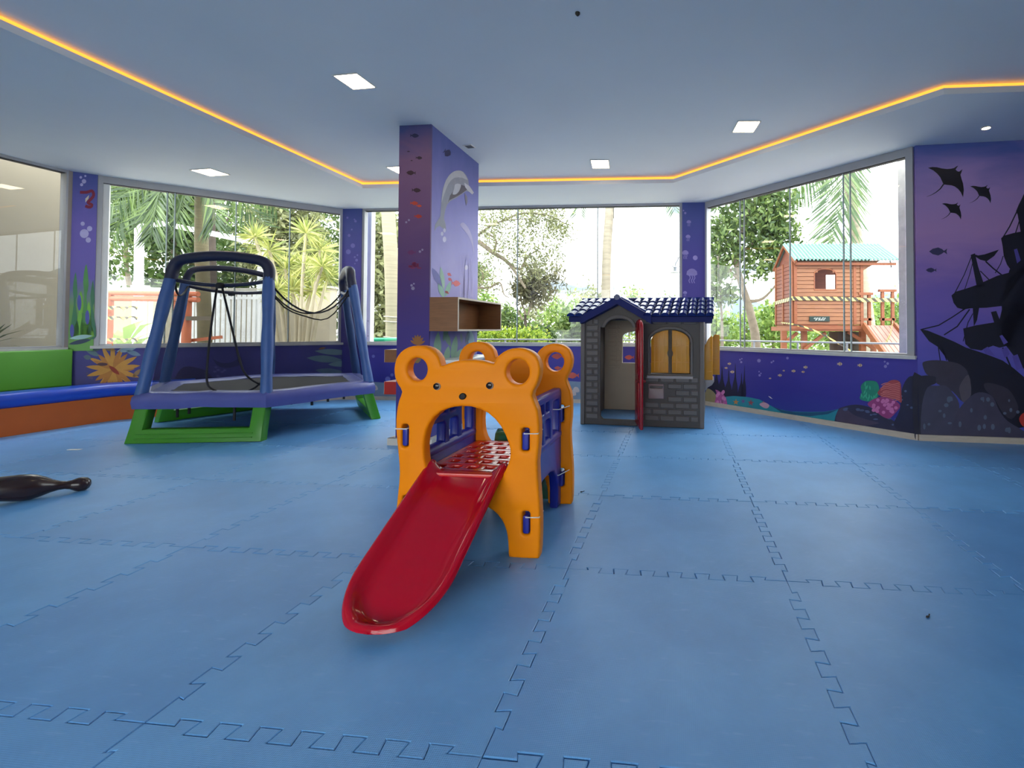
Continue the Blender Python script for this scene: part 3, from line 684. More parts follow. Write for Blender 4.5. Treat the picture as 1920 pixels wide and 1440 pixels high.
# leaning poles with foam sleeves, three arched top bars
TOPR, TOPZ = 0.955, 1.66
for k in range(6):
    pts = [hx(k, 1.165, PZ + 0.0).lerp(hx(k, TOPR, TOPZ), f / 12) for f in range(13)]
    rs = [0.052 + 0.004 * math.sin(5.1 * f + k) for f in range(13)]
    MB().tube(pts, rs, 12).build('pole', foam_m, tramp, 70)
for k in (0, 2, 4):
    a, b = hx(k, TOPR, TOPZ - 0.03), hx(k + 1, TOPR, TOPZ - 0.03); a2, b2 = hx(k, TOPR - 0.02, TOPZ + 0.13), hx(k + 1, TOPR - 0.02, TOPZ + 0.13)
    dd = (b2 - a2).normalized()
    key = [a, a2 - Vector((0, 0, 0.04)), a2 + dd * 0.07 + Vector((0, 0, 0.045)), a2.lerp(b2, 0.3) + Vector((0, 0, 0.085)), a2.lerp(b2, 0.5) + Vector((0, 0, 0.095)), a2.lerp(b2, 0.7) + Vector((0, 0, 0.085)), b2 - dd * 0.07 + Vector((0, 0, 0.045)), b2 - Vector((0, 0, 0.04)), b]
    MB().tube(spline([tuple(p) for p in key], 6, False), 0.054 if k != 4 else 0.036, 12).build('top_bar', navy_m, tramp, 70)
# net panels with hems
def netpt(k, f, z):
    t = (z - PZ) / (TOPZ - PZ); R = 1.10 + (TOPR - 0.035 - 1.10) * t
    return hx(k, R, z).lerp(hx(k + 1, R, z), f)
SAG = {0: 0.055, 1: 0.33, 2: 0.05, 3: 0.30, 4: 0.05, 5: 0.14}
for k in range(6):
    NX, NZ = 12, 8; vs = []
    for j in range(NZ + 1):
        for i in range(NX + 1):
            f = i / NX; ztop = TOPZ - 0.03 - SAG[k] * 4 * f * (1 - f); vs.append(netpt(k, f, PZ + 0.03 + (ztop - PZ - 0.03) * j / NZ))
    fs = [(j * (NX + 1) + i, j * (NX + 1) + i + 1, (j + 1) * (NX + 1) + i + 1, (j + 1) * (NX + 1) + i) for j in range(NZ) for i in range(NX)]
    nt = MB().add(vs, fs).build('net_panel', NET, tramp, 180, fix=False)
    top = [vs[NZ * (NX + 1) + i] for i in range(NX + 1)]
    MB().tube(top, 0.020 if k in (0, 2, 4) else 0.010, 8).build('hem', navy_m if k in (0, 2, 4) else hem_m, nt, 70)
    if k == 1:
        MB().tube([Vector(p) + Vector((0, 0, -0.075 - 0.02 * math.sin(i))) for i, p in enumerate(top)], 0.007, 6).build('hem', hem_m, nt, 70)
# net roofs stretched under the arched bars
for k in (0, 2, 4):
    a, b = hx(k, TOPR - 0.03, TOPZ + 0.10), hx(k + 1, TOPR - 0.03, TOPZ + 0.10); vs = []
    for j in range(4):
        for i in range(9):
            f = i / 8; p = a.lerp(b, f); lo = TOPZ - 0.03 - SAG[k] * 4 * f * (1 - f); hi = TOPZ + 0.12 + 0.09 * math.sin(math.pi * f) ; p.z = lo + (hi - lo) * j / 3; vs.append(p)
    MB().add(vs, [(j * 9 + i, j * 9 + i + 1, (j + 1) * 9 + i + 1, (j + 1) * 9 + i) for j in range(3) for i in range(8)]).build('net_crown', NET, tramp, 180, fix=False)
# entrance slit hems on the front net, hanging open
def tl(x, y, Y): return to_local(tramp, at_y(x, y, Y))
for pts in ([(408, 532, 5.1), (402, 570, 5.05), (395, 620, 4.98), (389, 680, 4.92), (388, 715, 4.9), (396, 728, 4.9), (420, 738, 4.95), (450, 738, 5.0), (476, 728, 5.05), (488, 718, 5.05)],
            [(415, 532, 5.1), (424, 570, 5.05), (436, 620, 5.0), (448, 670, 4.95), (458, 698, 4.95), (472, 712, 5.0), (490, 722, 5.0)]):
    MB().tube(spline([tuple(tl(*p)) for p in pts], 4, False), 0.010, 8).build('entrance_hem', hem_m, tramp, 70)
# loose straps under the pad
for x, y, Y, ln in ((333, 757, 4.98, 0.14), (355, 756, 4.97, 0.11), (440, 752, 4.95, 0.20), (507, 752, 4.95, 0.05), (546, 748, 5.15, 0.06), (585, 743, 5.35, 0.10), (615, 740, 5.5, 0.08), (645, 737, 5.65, 0.07)):
    p = tl(x, y, Y); MB().box((p.x, p.y, p.z - ln / 2), (0.022, 0.012, ln)).build('strap', hem_m, tramp)
for k in (0.5, 2.5, 4.5):
    p = hx(int(k), 0.955, TOPZ).lerp(hx(int(k) + 1, 0.955, TOPZ), 0.5)
    MB().lathe([(0.03, -0.03), (0.045, 0.0), (0.03, 0.03)], 10, Matrix.Translation((p.x, p.y, p.z - 0.05 - 0.04))).build('knot', hem_m, tramp, 60)

# ================================================================== PLAYHOUSE
HZ = -0.1775
house = thing('playhouse', 'grey brick patterned plastic playhouse with navy tiled roof and red door', 'playhouse', (-0.515, 5.713, 0), HZ)
grey_p = M('taupe_grey_plastic', (98, 90, 88), 0.5, 0.05, 5, bump=0.12, bscale=260)
navy_p = M('navy_roof_plastic', (24, 38, 104), 0.2, 0.05, 6, spec=0.22)
navy_f = M('navy_fascia_plastic', (20, 32, 96), 0.5, 0.05, 6, spec=0.15)
joint_shade_p = M('joint_shade_taupe_plastic', (74, 67, 65), 0.55, 0.05, 5, bump=0.12, bscale=260)  # same moulded plastic as the bricks, joint shade put into a darker colour
yellow_p = M('golden_yellow_plastic', (206, 138, 8), 0.38, 0.05, 5, bump=0.08, bscale=260)
maroon_p = M('maroon_door_plastic', (150, 8, 26), 0.25, 0.05, 5)
def HF(x, y, yl=0.0): return px_front(house, x, y, yl)
HW = HF(1320, 700)[0]; HD = 1.12; EAVE = 1.245; RIDGE = 1.485
WT = 0.05
dl, dr, db = HF(1126, 700)[0], HF(1195, 700)[0], HF(1160, 787)[1]
dsh, dtop = HF(1160, 614)[1], HF(1161, 598)[1]; dmid = (dl + dr) / 2
door_hole = [(dl, db + 0.03), (dl + 0.03, db), (dr, db), (dr, dsh), (dr - 0.03, dsh + 0.01)] + [(dmid + 0.165 * math.cos(a), dsh + 0.01 + (dtop - dsh - 0.01) * math.sin(a)) for a in [math.pi * k / 12 for k in range(13)]] + [(dl, dsh)]
wl_, wr_, wb, wsp, wt = HF(1219, 660)[0], HF(1294.5, 660)[0], HF(1256, 701)[1], HF(1256, 640)[1], HF(1256, 617)[1]
wm = (wl_ + wr_) / 2; wrd = (wr_ - wl_) / 2
def arch_loop(l, r, b, sp, t, n=14): 
    m = (l + r) / 2; h = (r - l) / 2
    return [(l, b), (r, b)] + [(m + h * math.cos(a), sp + (t - sp) * math.sin(a)) for a in [math.pi * k / n for k in range(n + 1)]]
win_hole = arch_loop(wl_, wr_, wb, wsp, wt)
gl, gm, gr = HF(1098, 600, -0.1)[0], HF(1158, 556, -0.12)[0], HF(1214, 590, -0.1)[0]
fw = MB().slab([(0.02, 0), (HW - 0.02, 0), (HW - 0.02, EAVE), (gr, EAVE), (gm, RIDGE - 0.04), (gl, EAVE), (0.02, EAVE)], [door_hole, win_hole], WT, 0.006, lambda u, v, w: (u, w, v), seg=1).build('front_wall', joint_shade_p, house, 30)
for u in (0.024, HW - 0.024):
    MB().slab(rrect(u - 0.026, 0, u + 0.026, EAVE, 0.004, 1), [], 0.075, 0.006, lambda a, b, w: (a, w - 0.02, b), seg=1).build('corner_post', grey_p, house, 30)
# bricks raised on the front wall
bw, bh = 0.175, 0.074; bricks0 = None
def brick_mesh(w, h):
    return MB().slab([(-w / 2, -h / 2), (w / 2, -h / 2), (w / 2, h / 2), (-w / 2, h / 2)], [], 0.018, 0.006, lambda u, v, w_: (u, w_ - 0.010, v), seg=1)
BM = {}
def brick(parent, u, z, w, h, y=0.0, rz=0.0, mat=None):
    key = (round(w, 3), round(h, 3), mat is None)
    if key not in BM: o = brick_mesh(w, h).build('brick', mat or grey_p, parent, 30); BM[key] = o
    else: o = dup(BM[key], parent)
    o.location = (u, y, z); o.rotation_euler = (0, 0, rz)
    return o
row = 0; z = 0.065
while z < EAVE - 0.06:
    u = 0.065 - (bw / 2 if row % 2 else 0)
    while u < HW - 0.06:
        a, b = max(u, 0.06), min(u + bw - 0.012, HW - 0.06); c = (a + b) / 2; zz = z + bh / 2
        blocked = (dl - 0.02 < b and a < dr + 0.03 and zz < dtop + 0.02) or (wl_ - 0.045 < b and a < wr_ + 0.045 and wb - 0.05 < zz < wt + 0.06)
        if dl - 0.02 < b and a < dr + 0.03 and zz < dtop + 0.02:
            if a < dl - 0.07: b = dl - 0.025; blocked = False
            elif b > dr + 0.09: a = dr + 0.035; blocked = (wl_ - 0.045 < b and wb - 0.05 < zz < wt + 0.06)
        elif blocked:
            if a < wl_ - 0.10: b = wl_ - 0.05; blocked = False
            elif b > wr_ + 0.10: a = wr_ + 0.05; blocked = False
        mbx = HF(1216, 740)[0] - 0.02 < b and a < HF(1246, 740)[0] + 0.02 and HF(1230, 748)[1] < zz < HF(1230, 718)[1]
        if not blocked and not mbx and b - a > 0.03: brick(fw, (a + b) / 2, zz, b - a - 0.004, bh - 0.016)
        u += bw
    z += bh; row += 1
# mail slot
a = HF(1216, 747); b = HF(1245, 720)
ms = MB().slab(rrect(a[0], a[1], b[0], b[1], 0.01), [rrect(a[0] + 0.02, b[1] - 0.05, b[0] - 0.02, b[1] - 0.03, 0.004, 2)], 0.02, 0.005, lambda u, v, w: (u, w - 0.02, v)).build('mail_slot', M('pinkish_taupe_plastic', (140, 116, 120), 0.4), house, 40)
MB().slab(rrect(a[0] + 0.015, b[1] - 0.045, b[0] - 0.01, b[1] - 0.022, 0.004, 2), [], 0.02, 0.004, lambda u, v, w: (u, w - 0.034, v)).build('flap', grey_p, ms, 40)
# raised trims round the window and the door arch
out = arch_loop(wl_ - 0.03, wr_ + 0.03, wb - 0.02, wsp, wt + 0.035); MB().slab(out, [offset_loop(arch_loop(wl_, wr_, wb, wsp, wt), 0.0)], 0.03, 0.008, lambda u, v, w: (u, w - 0.022, v)).build('window_trim', grey_p, house, 40)
MB().box(((wl_ + wr_) / 2, -0.025, wb - 0.035), (wr_ - wl_ + 0.06, 0.05, 0.03)).build('window_ledge', M('pale_edge_plastic', (150, 142, 142), 0.4), house)  # ledge in a paler plastic than the walls
out = [(dmid + 0.20 * math.cos(a), dsh + 0.0 + (dtop - dsh + 0.045) * math.sin(a)) for a in [math.pi * k / 14 for k in range(15)]]
inn = [(dmid + 0.166 * math.cos(a), dsh + 0.0 + (dtop - dsh + 0.01) * math.sin(a)) for a in [math.pi * k / 14 for k in range(15)]]
MB().slab(out + inn[::-1], [], 0.02, 0.005, lambda u, v, w: (u, w - 0.016, v)).build('door_arch', grey_p, house, 40)
# yellow shutters in the front window, a notched gap between them
gap = 0.020
for sgn in (-1, 1):
    lp = [(wm + sgn * gap, wb + 0.01), (wm + sgn * (wrd - 0.01), wb + 0.01)] + [(wm + sgn * (wrd - 0.01) * math.cos(a), wsp + (wt - wsp - 0.012) * math.sin(a)) for a in [math.pi / 2 * k / 8 for k in range(8)]] + [(wm + sgn * gap, wt - 0.014), (wm + sgn * gap, wb + 0.27), (wm + sgn * (gap + 0.012), wb + 0.25), (wm + sgn * (gap + 0.012), wb + 0.215), (wm + sgn * gap, wb + 0.195)]
    sh = MB().slab(lp, [], 0.03, 0.006, lambda u, v, w: (u, w - 0.006, v)).build('shutter', yellow_p, house, 40)
    for q in (0.25, 0.5, 0.75):
        x = wm + sgn * (gap + (wrd - gap) * q); zt = wsp + (wt - wsp) * math.sqrt(1 - ((x - wm) / wrd) ** 2) - 0.03
        MB().box((x, -0.008, (wb + 0.03 + zt) / 2), (0.008, 0.006, zt - wb - 0.03)).build('slat_line', yellow_p, sh)
    for q in (0.3, 0.72): MB().box((wm + sgn * (gap + wrd) / 2, -0.008, wb + (wsp - wb) * q * 1.2), (wrd * 0.8, 0.006, 0.008)).build('slat_line', yellow_p, sh)
# red door swung open towards the room
hp = Vector((dr - 0.005, -0.01, 0)); dw = dr - dl - 0.01
ang = math.radians(-68)
tipw = Vector(at_z(1201, 803, 0.05)); tl_ = to_local(house, tipw); dv = Vector((tl_.x - hp.x, tl_.y - hp.y, 0)).normalized(); dn = Vector((-dv.y, dv.x, 0))
dlp = [(0, db + 0.012), (dw, db + 0.012), (dw, dsh)] + [(dw / 2 + dw / 2 * math.cos(a), dsh + 0.01 + (dtop - dsh - 0.02) * math.sin(a)) for a in [math.pi * k / 12 for k in range(1, 12)]] + [(0, dsh)]
dlp = [(0, 0.045), (dw, 0.045), (dw, dsh)] + dlp[3:]
door = MB().slab(dlp, [], 0.042, 0.016, lambda u, v, w: hp + dv * u + dn * (w - 0.021) + Vector((0, 0, v)), seg=3).build('door', maroon_p, house, 50)
for sz in (-0.022, 0.022):
    for (z0, z1) in ((0.14, 0.55), (0.62, dsh - 0.03)):
        MB().slab(rrect(0.06, z0, dw - 0.06, z1, 0.03), [], 0.012, 0.005, lambda u, v, w: hp + dv * u + dn * (sz + w - 0.006) + Vector((0, 0, v))).build('door_panel', maroon_p, door, 40)
kp = hp + dv * (dw - 0.05) + Vector((0, 0, 0.56))
MB().tube([kp - dn * 0.05, kp + dn * 0.05], [0.014, 0.014], 10).build('door_knob', M('worn_dark_red_plastic', (120, 16, 26), 0.5), door, 50)
for z in (0.25, 0.95): MB().tube([hp + Vector((0.012, -0.02, z)), hp + Vector((0.012, -0.02, z + 0.09))], 0.014, 10).build('hinge', grey_p, door, 50)
# side walls and rear wall
def side_wall(x0, hole):
    lp = [(0.03, 0), (HD - 0.03, 0), (HD - 0.03, EAVE), (HD / 2, RIDGE - 0.03), (0.03, EAVE)]
    s = MB().slab(lp, [hole] if hole else [], 0.04, 0.005, lambda u, v, w: (x0 + w, u, v), seg=1).build('side_wall', grey_p, house, 30)
    z = 0.07; r = 0
    while z < EAVE - 0.08:
        u = 0.08 - (0.09 if r % 2 else 0)
        while u < HD - 0.08:
            a_, b_ = max(u, 0.07), min(u + 0.163, HD - 0.07)
            if b_ - a_ > 0.04 and not (hole and a_ < HD / 2 + 0.27 and b_ > HD / 2 - 0.27 and z > 0.46):
                mb = MB().box((x0 + (0.04 if x0 > 0.5 else 0.0), (a_ + b_) / 2, z + 0.03), (0.012, b_ - a_, 0.058)); mb.build('brick', grey_p, s)
            u += 0.175
        z += 0.074; r += 1
    return s
side_wall(0.005, None); sw = side_wall(HW - 0.045, arch_loop(HD / 2 - 0.22, HD / 2 + 0.22, 0.53, 0.88, 1.06))
bl, br_, bb, bs, bt = HF(1168, 650, HD)[0], HF(1168, 650, HD)[0] + 0.42, HF(1180, 680, HD)[1], HF(1180, 632, HD)[1], HF(1195, 621, HD)[1]
rw = MB().slab([(0.03, 0), (HW - 0.03, 0), (HW - 0.03, EAVE), (0.03, EAVE)], [arch_loop(bl, br_, bb, bs, bt)], 0.04, 0.005, lambda u, v, w: (u, HD - 0.04 + w, v), seg=1).build('rear_wall', M('lit_taupe_plastic', (196, 176, 154), 0.45, 0.05, bump=0.1, bscale=200), house, 30)  # inner rear wall coloured paler to stand in for light inside the house
zz = 0.60
while zz < 1.16:
    for (a, b) in ((0.10, 0.22), (0.235, bl - 0.03)): brick(rw, (a + b) / 2, zz, b - a, 0.048, HD - 0.038, 0.0, MATS['lit_taupe_plastic'])
    zz += 0.062
# open yellow shutters and shelf on the right side wall
for yy, rot in ((HD / 2 - 0.24, math.radians(12)), (HD / 2 + 0.24, math.radians(-6))):
    c_, s_ = math.cos(rot), math.sin(rot)
    lp = [(0.0, 0.52), (0.10, 0.52), (0.10, 1.03), (0.085, 1.05), (0.04, 1.0), (0.0, 0.90)] if yy < HD / 2 else [(0.0, 0.54), (0.19, 0.54), (0.19, 1.05), (0.13, 1.06), (0.0, 0.92)]
    sh = MB().slab(lp, [], 0.03, 0.006, lambda u, v, w: (HW + u * c_, yy + u * s_ * 0.6 + w - 0.015, v)).build('shutter', yellow_p, house, 40)
    for q in (0.62, 0.75, 0.88): MB().box((HW + 0.05 if yy < HD / 2 else HW + 0.10, yy - 0.02 + 0.06 * s_, q), (0.08 if yy < HD / 2 else 0.15, 0.008, 0.012)).build('slat_line', yellow_p, sh)
MB().slab([(0.0, 0.40), (0.0, 0.52), (0.11, 0.52), (0.115, 0.50), (0.09, 0.46), (0.04, 0.43), (0.02, 0.39)], [], 0.50, 0.006, lambda u, v, w: (HW + u, HD / 2 - 0.25 + w, v)).build('outer_shelf', M('pale_edge_plastic'), house, 40)
# roof: barrel tiles over a slab, a front gable with its own tiles
OV = 0.115
ru0, ru1 = -OV - 0.02, HW + OV; rv0, rv1, rz0, rz1 = -0.13, HD / 2, EAVE + 0.02, RIDGE
mb = MB(); th = 0.06
for sg in (1, -1):
    va, vb = (rv0, rv1) if sg == 1 else (HD + 0.13, rv1)
    for ua, ub in (((ru0 + 0.02, gl + 0.01), (gr - 0.01, ru1 - 0.02)) if sg == 1 else ((ru0 + 0.02, ru1 - 0.02),)):
        mb.prism([(ua, va, rz0 - th), (ua, va, rz0), (ua, vb, rz1), (ua, vb, rz1 - th)], (ub - ua, 0, 0))
    if sg == 1: f_ = 0.62; vm, zm = va + (vb - va) * f_, rz0 + (rz1 - rz0) * f_; mb.prism([(gl, vm, zm - th), (gl, vm, zm), (gl, vb, rz1), (gl, vb, rz1 - th)], (gr - gl, 0, 0))
roof = mb.build('roof', navy_f, house)
ncol, nrow = 17, 4; tw = (ru1 - ru0) / ncol; sl = math.hypot(rv1 - rv0, rz1 - rz0); tl2 = sl / nrow; dirv = Vector((0, rv1 - rv0, rz1 - rz0)) / sl; up = Vector((0, -dirv.z, dirv.y))
def tile_mesh(w, l, nm='roof_tile', par=None):
    mb = MB(); n = 8; vs = []
    for yy, lift in ((-0.02, 0.014), (l + 0.012, 0.0)):
        for th_ in (0.0, -0.012):
            for k in range(n + 1):
                a = math.pi * k / n; vs.append((-(w / 2 * 0.98 + th_ * 0) * math.cos(a), yy, (w * 0.42 + th_) * math.sin(a) + lift + (0.0 if th_ == 0 else -0.002)))
    m = n + 1; fs = [tuple(range(m, 2 * m))]
    for k in range(n):
        fs += [(k, k + 1, 2 * m + k + 1, 2 * m + k), (m + k + 1, m + k, 3 * m + k, 3 * m + k + 1), (k, m + k, m + k + 1, k + 1), (2 * m + k, 2 * m + k + 1, 3 * m + k + 1, 3 * m + k)]
    return mb.add(vs, fs).build(nm, navy_p, par, 50)
tile0 = None; slope = math.atan2(rz1 - rz0, rv1 - rv0)
def gable_z(u): return RIDGE + 0.005 - (RIDGE - EAVE - 0.02) * (gm - u) / (gm - gl) if u < gm else RIDGE + 0.005 - (RIDGE - EAVE - 0.02) * (u - gm) / (gr - gm)
for side in (1, -1):
    for i in range(ncol):
        for j in range(nrow):
            u = ru0 + tw * (i + 0.5); s = tl2 * j; p = Vector((u, rv0, rz0)) + dirv * s
            if side == 1 and gl < u < gr and gable_z(u) > p.z + tl2 * 0.45 * dirv.z: continue
            if tile0 is None: tile0 = tile_mesh(tw, tl2, 'roof_tile', roof); o = tile0
            else: o = dup(tile0, roof)
            if side == 1: o.location = p; o.rotation_euler = (slope, 0, 0)
            else: o.location = (u, HD + 0.13 - dirv.y * s, p.z); o.rotation_euler = (slope, 0, math.pi)
MB().tube([(ru0, rv1, rz1 + 0.012), (ru1, rv1, rz1 + 0.012)], 0.032, 10).build('ridge_cap', navy_p, roof, 50)
# gable: two thick sloping boards and a fascia
gd0, gd1 = -0.155, HD / 2 - 0.02
gb = MB()
for (ue, s) in ((gl - 0.05, -1), (gr + 0.05, 1)):
    zeave = EAVE - 0.005; gb.prism([(gm, gd0, RIDGE + 0.015), (gm, gd0, RIDGE - 0.075), (ue, gd0, zeave - 0.055), (ue, gd0, zeave + 0.035)], (0, gd1 - gd0, 0))
gab = gb.build('gable_roof', navy_f, house)
for (ue, s) in ((gl - 0.05, -1), (gr + 0.05, 1)):
    L_ = math.hypot(ue - gm, RIDGE - EAVE - 0.02)
    for i in range(3):
        for j in range(4):
            f = (j + 0.5) / 4; u = gm + (ue - gm) * (1 - (j + 1) / 4); z = RIDGE + 0.015 - (RIDGE + 0.02 - EAVE - 0.04) * (1 - (j + 1) / 4)
            o = dup(tile0, gab); o.location = (gm + (ue - gm) * (1 - j / 4), gd0 + 0.16 + i * 0.14, RIDGE + 0.02 - (RIDGE + 0.015 - (EAVE + 0.03)) * (1 - j / 4) - 0.02)
            o.rotation_euler = (math.atan2(RIDGE - EAVE - 0.02, abs(ue - gm)), 0, math.pi / 2 if s == 1 else -math.pi / 2); o.scale = (1.3, 0.72, 0.7)
MB().tube([(gm, gd0 - 0.005, RIDGE + 0.005), (gm, gd1, RIDGE + 0.005)], 0.034, 12).build('ridge_cap', navy_p, gab, 50)

# ================================================================== BENCH, PIN, SHELVES
bench = thing('padded_bench', 'long padded bench with green backrest, blue seat roll and orange base', 'bench', (0, 0, 0))
dirb = Vector((LC[0] - L_FAR[0], LC[1] - L_FAR[1], 0)).normalized(); nb = Vector((dirb.y, -dirb.x, 0))
F1 = Vector((-6.20, 5.86, 0)); F2 = Vector((-5.66, 6.34, 0)); F0 = F1 - dirb * 6.5
path = [F0, F1, F2]
w1d = Vector((C1[0] - LC[0], C1[1] - LC[1], 0)).normalized()
def sweep(section, name, mat, par, smooth=40):
    n1 = -nb; n2 = Vector((-w1d.y, w1d.x, 0)); m = (n1 + n2).normalized(); k = 1 / m.dot(n1)
    nrm = [n1, m * k, n2]; vs = []
    for p, q in zip(path, nrm): vs += [p + q * d + Vector((0, 0, z)) for d, z in section]
    n = len(section); fs = [(i * n + j, i * n + (j + 1) % n, (i + 1) * n + (j + 1) % n, (i + 1) * n + j) for i in range(2) for j in range(n)]
    fs += [tuple(range(n)), tuple(2 * n + j for j in reversed(range(n)))]
    return MB().add(vs, fs).build(name, mat, par, smooth)
sweep([(0.0, 0.0), (0.10, 0.0), (0.10, 0.29), (0.0, 0.29)], 'base', M('burnt_orange_vinyl', (190, 92, 30), 0.45, 0.05, bump=0.1, bscale=40), bench)
seat_sec = [(0.20, 0.29), (0.02, 0.285)] + [(0.045 - 0.085 * math.cos(a), 0.365 + 0.08 * math.sin(a)) for a in [math.radians(-70 + 20 * k) for k in range(9)]] + [(0.22, 0.445)]
sweep(seat_sec, 'seat', M('royal_blue_vinyl', (36, 74, 186), 0.28, 0.05, bump=0.06, bscale=30), bench, 60)
gb_a = Vector((LC[0], LC[1], 0)) + dirb * 0.0; gb_b = gb_a - dirb * 6.0
MB().slab([(0, 0.42), (6.0, 0.42), (6.0, 0.862), (0, 0.862)], [], 0.055, 0.02, lambda u, v, w: gb_a - dirb * u + nb * (0.06 - w) + Vector((0, 0, v)), seg=3).build('backrest', M('lime_green_vinyl', (96, 170, 52), 0.45, 0.04, bump=0.06, bscale=30), bench, 50)

# bowling pin lying on its side
hd = at_z(148, 908, 0.047); be = at_z(48, 914, 0.083)
ax = (hd - be).normalized()
pin = thing('bowling_pin', 'dark brown bowling pin lying on its side at the left edge', 'bowling pin', (be.x, be.y, 0))
q = ax.to_track_quat('Z', 'Y').to_matrix().to_4x4(); dist = (hd - be).length
prof = [(0.045, -0.20), (0.062, -0.195), (0.074, -0.12), (0.082, -0.04), (0.083, 0.02 * dist)] + [(r, f * dist) for r, f in ((0.078, 0.15), (0.062, 0.32), (0.042, 0.48), (0.030, 0.62), (0.026, 0.74), (0.030, 0.84), (0.043, 0.95), (0.047, 1.02))] + [(0.043, dist + 0.035), (0.028, dist + 0.052), (0.008, dist + 0.058)]
brown = M('dark_brown_plastic', (44, 30, 30), 0.22, 0.1, 6)
MB().lathe(prof[:11], 28, Matrix.Translation((0, 0, be.z)) @ q).build('body', brown, pin, 60)
MB().lathe(prof[10:], 28, Matrix.Translation((0, 0, be.z)) @ q).build('head', brown, pin, 60)

# shelves on the column
wood = M('walnut_laminate', (134, 88, 52), 0.4, 0.18, 5, stretch=(1, 1, 12))
wood_edge = M('pale_shelf_edge', (206, 190, 172), 0.5, 0.05)
cw = col_t.matrix_basis.copy(); cl = Vector(col_t.location); crz = -MAT_A
def col_world(x, y, z): c, s = math.cos(crz), math.sin(crz); return (cl.x + x * c - y * s, cl.y + x * s + y * c, z)
def shelf_box(name, label, x0, x1, y0, y1, z0, z1, mat, open_right=True, cat='shelf'):
    t = thing(name, label, cat, col_world(x0, y0, z0), crz)
    w, d, h, k = x1 - x0, y1 - y0, z1 - z0, 0.018
    MB().box((w / 2, d / 2, h - k / 2), (w, d, k)).build('top_board', mat, t)
    MB().box((w / 2, d / 2, k / 2), (w, d, k)).build('bottom_board', mat, t)
    MB().box((w / 2, k / 2, h / 2), (w - 0.001, k, h - 2 * k)).build('end_board', mat, t)
    MB().box((w / 2, d - k / 2, h / 2), (w - 0.001, k, h - 2 * k)).build('end_board', mat, t)
    xb = k / 2 if open_right else w - k / 2
    MB().box((xb, d / 2, h / 2), (k, d - 2 * k, h - 2 * k)).build('back_board', mat, t)
    xe = w + 0.001 if open_right else -0.001
    mb = MB()
    mb.box((xe, d / 2, h - k / 2), (0.003, d, k)); mb.box((xe, d / 2, k / 2), (0.003, d, k)); mb.box((xe, k / 2, h / 2), (0.003, k, h)); mb.box((xe, d - k / 2, h / 2), (0.003, k, h))
    mb.build('edge_banding', wood_edge, t)
    return t
shelf_box('wall_shelf', 'open wooden box shelf mounted on the lilac side of the column', COLW + 0.001, COLW + 0.288, 0.0, 1.15, 1.10, 1.43, wood)
shelf_box('wall_shelf', 'small brown box shelf jutting left from behind the column', -0.29, -0.001, 0.26, 0.80, 0.775, 0.905, wood, False)
shelf_box('wall_shelf', 'low red box shelf jutting left from behind the column', -0.29, -0.001, 0.26, 0.80, 0.445, 0.575, M('red_laminate', (170, 34, 22), 0.4), False)
t = thing('wall_shelf', 'white shelf board on the column behind the bear heads', 'shelf', col_world(COLW + 0.001, 0.05, 0.79), crz)
MB().slab(rrect(0, 0, 0.26, 1.05, 0.02), [], 0.028, 0.005, lambda u, v, w: (u, v, 0.028 - w)).build('board', M('white_laminate', (232, 230, 226), 0.3, 0.02), t, 40)
for yy in (0.15, 0.9): MB().prism([(0, yy, 0), (0.2, yy, 0), (0, yy, -0.12)], (0, 0.02, 0)).build('bracket', M('white_laminate'), t)

# bits on the floor
p = at_z(140, 843.5); t = thing('paper_strip', 'thin white paper strip lying on the mat left of the trampoline', 'paper', p, 0.1)
MB().slab([(-0.055, -0.012), (0.05, -0.016), (0.058, 0.010), (-0.05, 0.016)], [], 0.003, 0.0, lambda u, v, w: (u, v, 0.0045 - w + 0.02 * u * u)).build('sheet', M('white_paper', (236, 232, 224), 0.7), t)
for x, y, lab in ((1739, 1158, 'small dark curled crumb on the mat near the right edge'), (1090, 923, 'tiny dark crumb on the mat right of the slide')):
    p = at_z(x, y); t = thing('floor_crumb', lab, 'crumb', p, 0.4, 'crumbs on the mats')
    MB().lathe([(0.002, 0.0), (0.005, 0.002), (0.004, 0.006), (0.001, 0.007)], 7, Matrix.Scale(1.6, 4, (1, 0, 0))).build('flake', M('dark_leaf_litter', (40, 36, 34), 0.8), t)
    MB().box((0.015, 0.004, 0.003), (0.022, 0.004, 0.003), 0.5).build('stalk', M('dark_leaf_litter'), t)

# ================================================================== MURAL PAINT (flat shapes on the walls)
def paint(rgb, var=0.10): 
    return M('paint_%d_%d_%d' % tuple(rgb), rgb, 0.6, var, 9)
class Face:
    def __init__(s, parent, a, b, tolocal=None, proud=0.0): s.p, s.a, s.b, s.n, s.tl, s.pr = parent, a, b, 0, tolocal, proud
    def shape(s, name, loops, rgb, layer=1, var=0.10):
        loops = loops if isinstance(loops[0][0], (tuple, list)) else [loops]
        mb = MB()
        for lp in loops:
            P = [on_wall(x, y, s.a, s.b, s.pr + 0.0006 + 0.0006 * layer) for x, y in lp]
            if s.tl: P = [to_local(s.tl, p) for p in P]
            f = [tuple(t) for t in tessellate_polygon([P])]; mb.add(P, f)
        return mb.build(name, paint(rgb, var), s.p, None, fix=False)
def stroke(pts, w, taper=False):
    n = len(pts); L, R = [], []
    for i, (x, y) in enumerate(pts):
        a, b = pts[max(i - 1, 0)], pts[min(i + 1, n - 1)]; dx, dy = b[0] - a[0], b[1] - a[1]; l = math.hypot(dx, dy) or 1
        ww = w / 2 * ((1 - 0.85 * i / (n - 1)) if taper else 1); L.append((x - dy / l * ww, y + dx / l * ww)); R.append((x + dy / l * ww, y - dx / l * ww))
    return L + R[::-1]
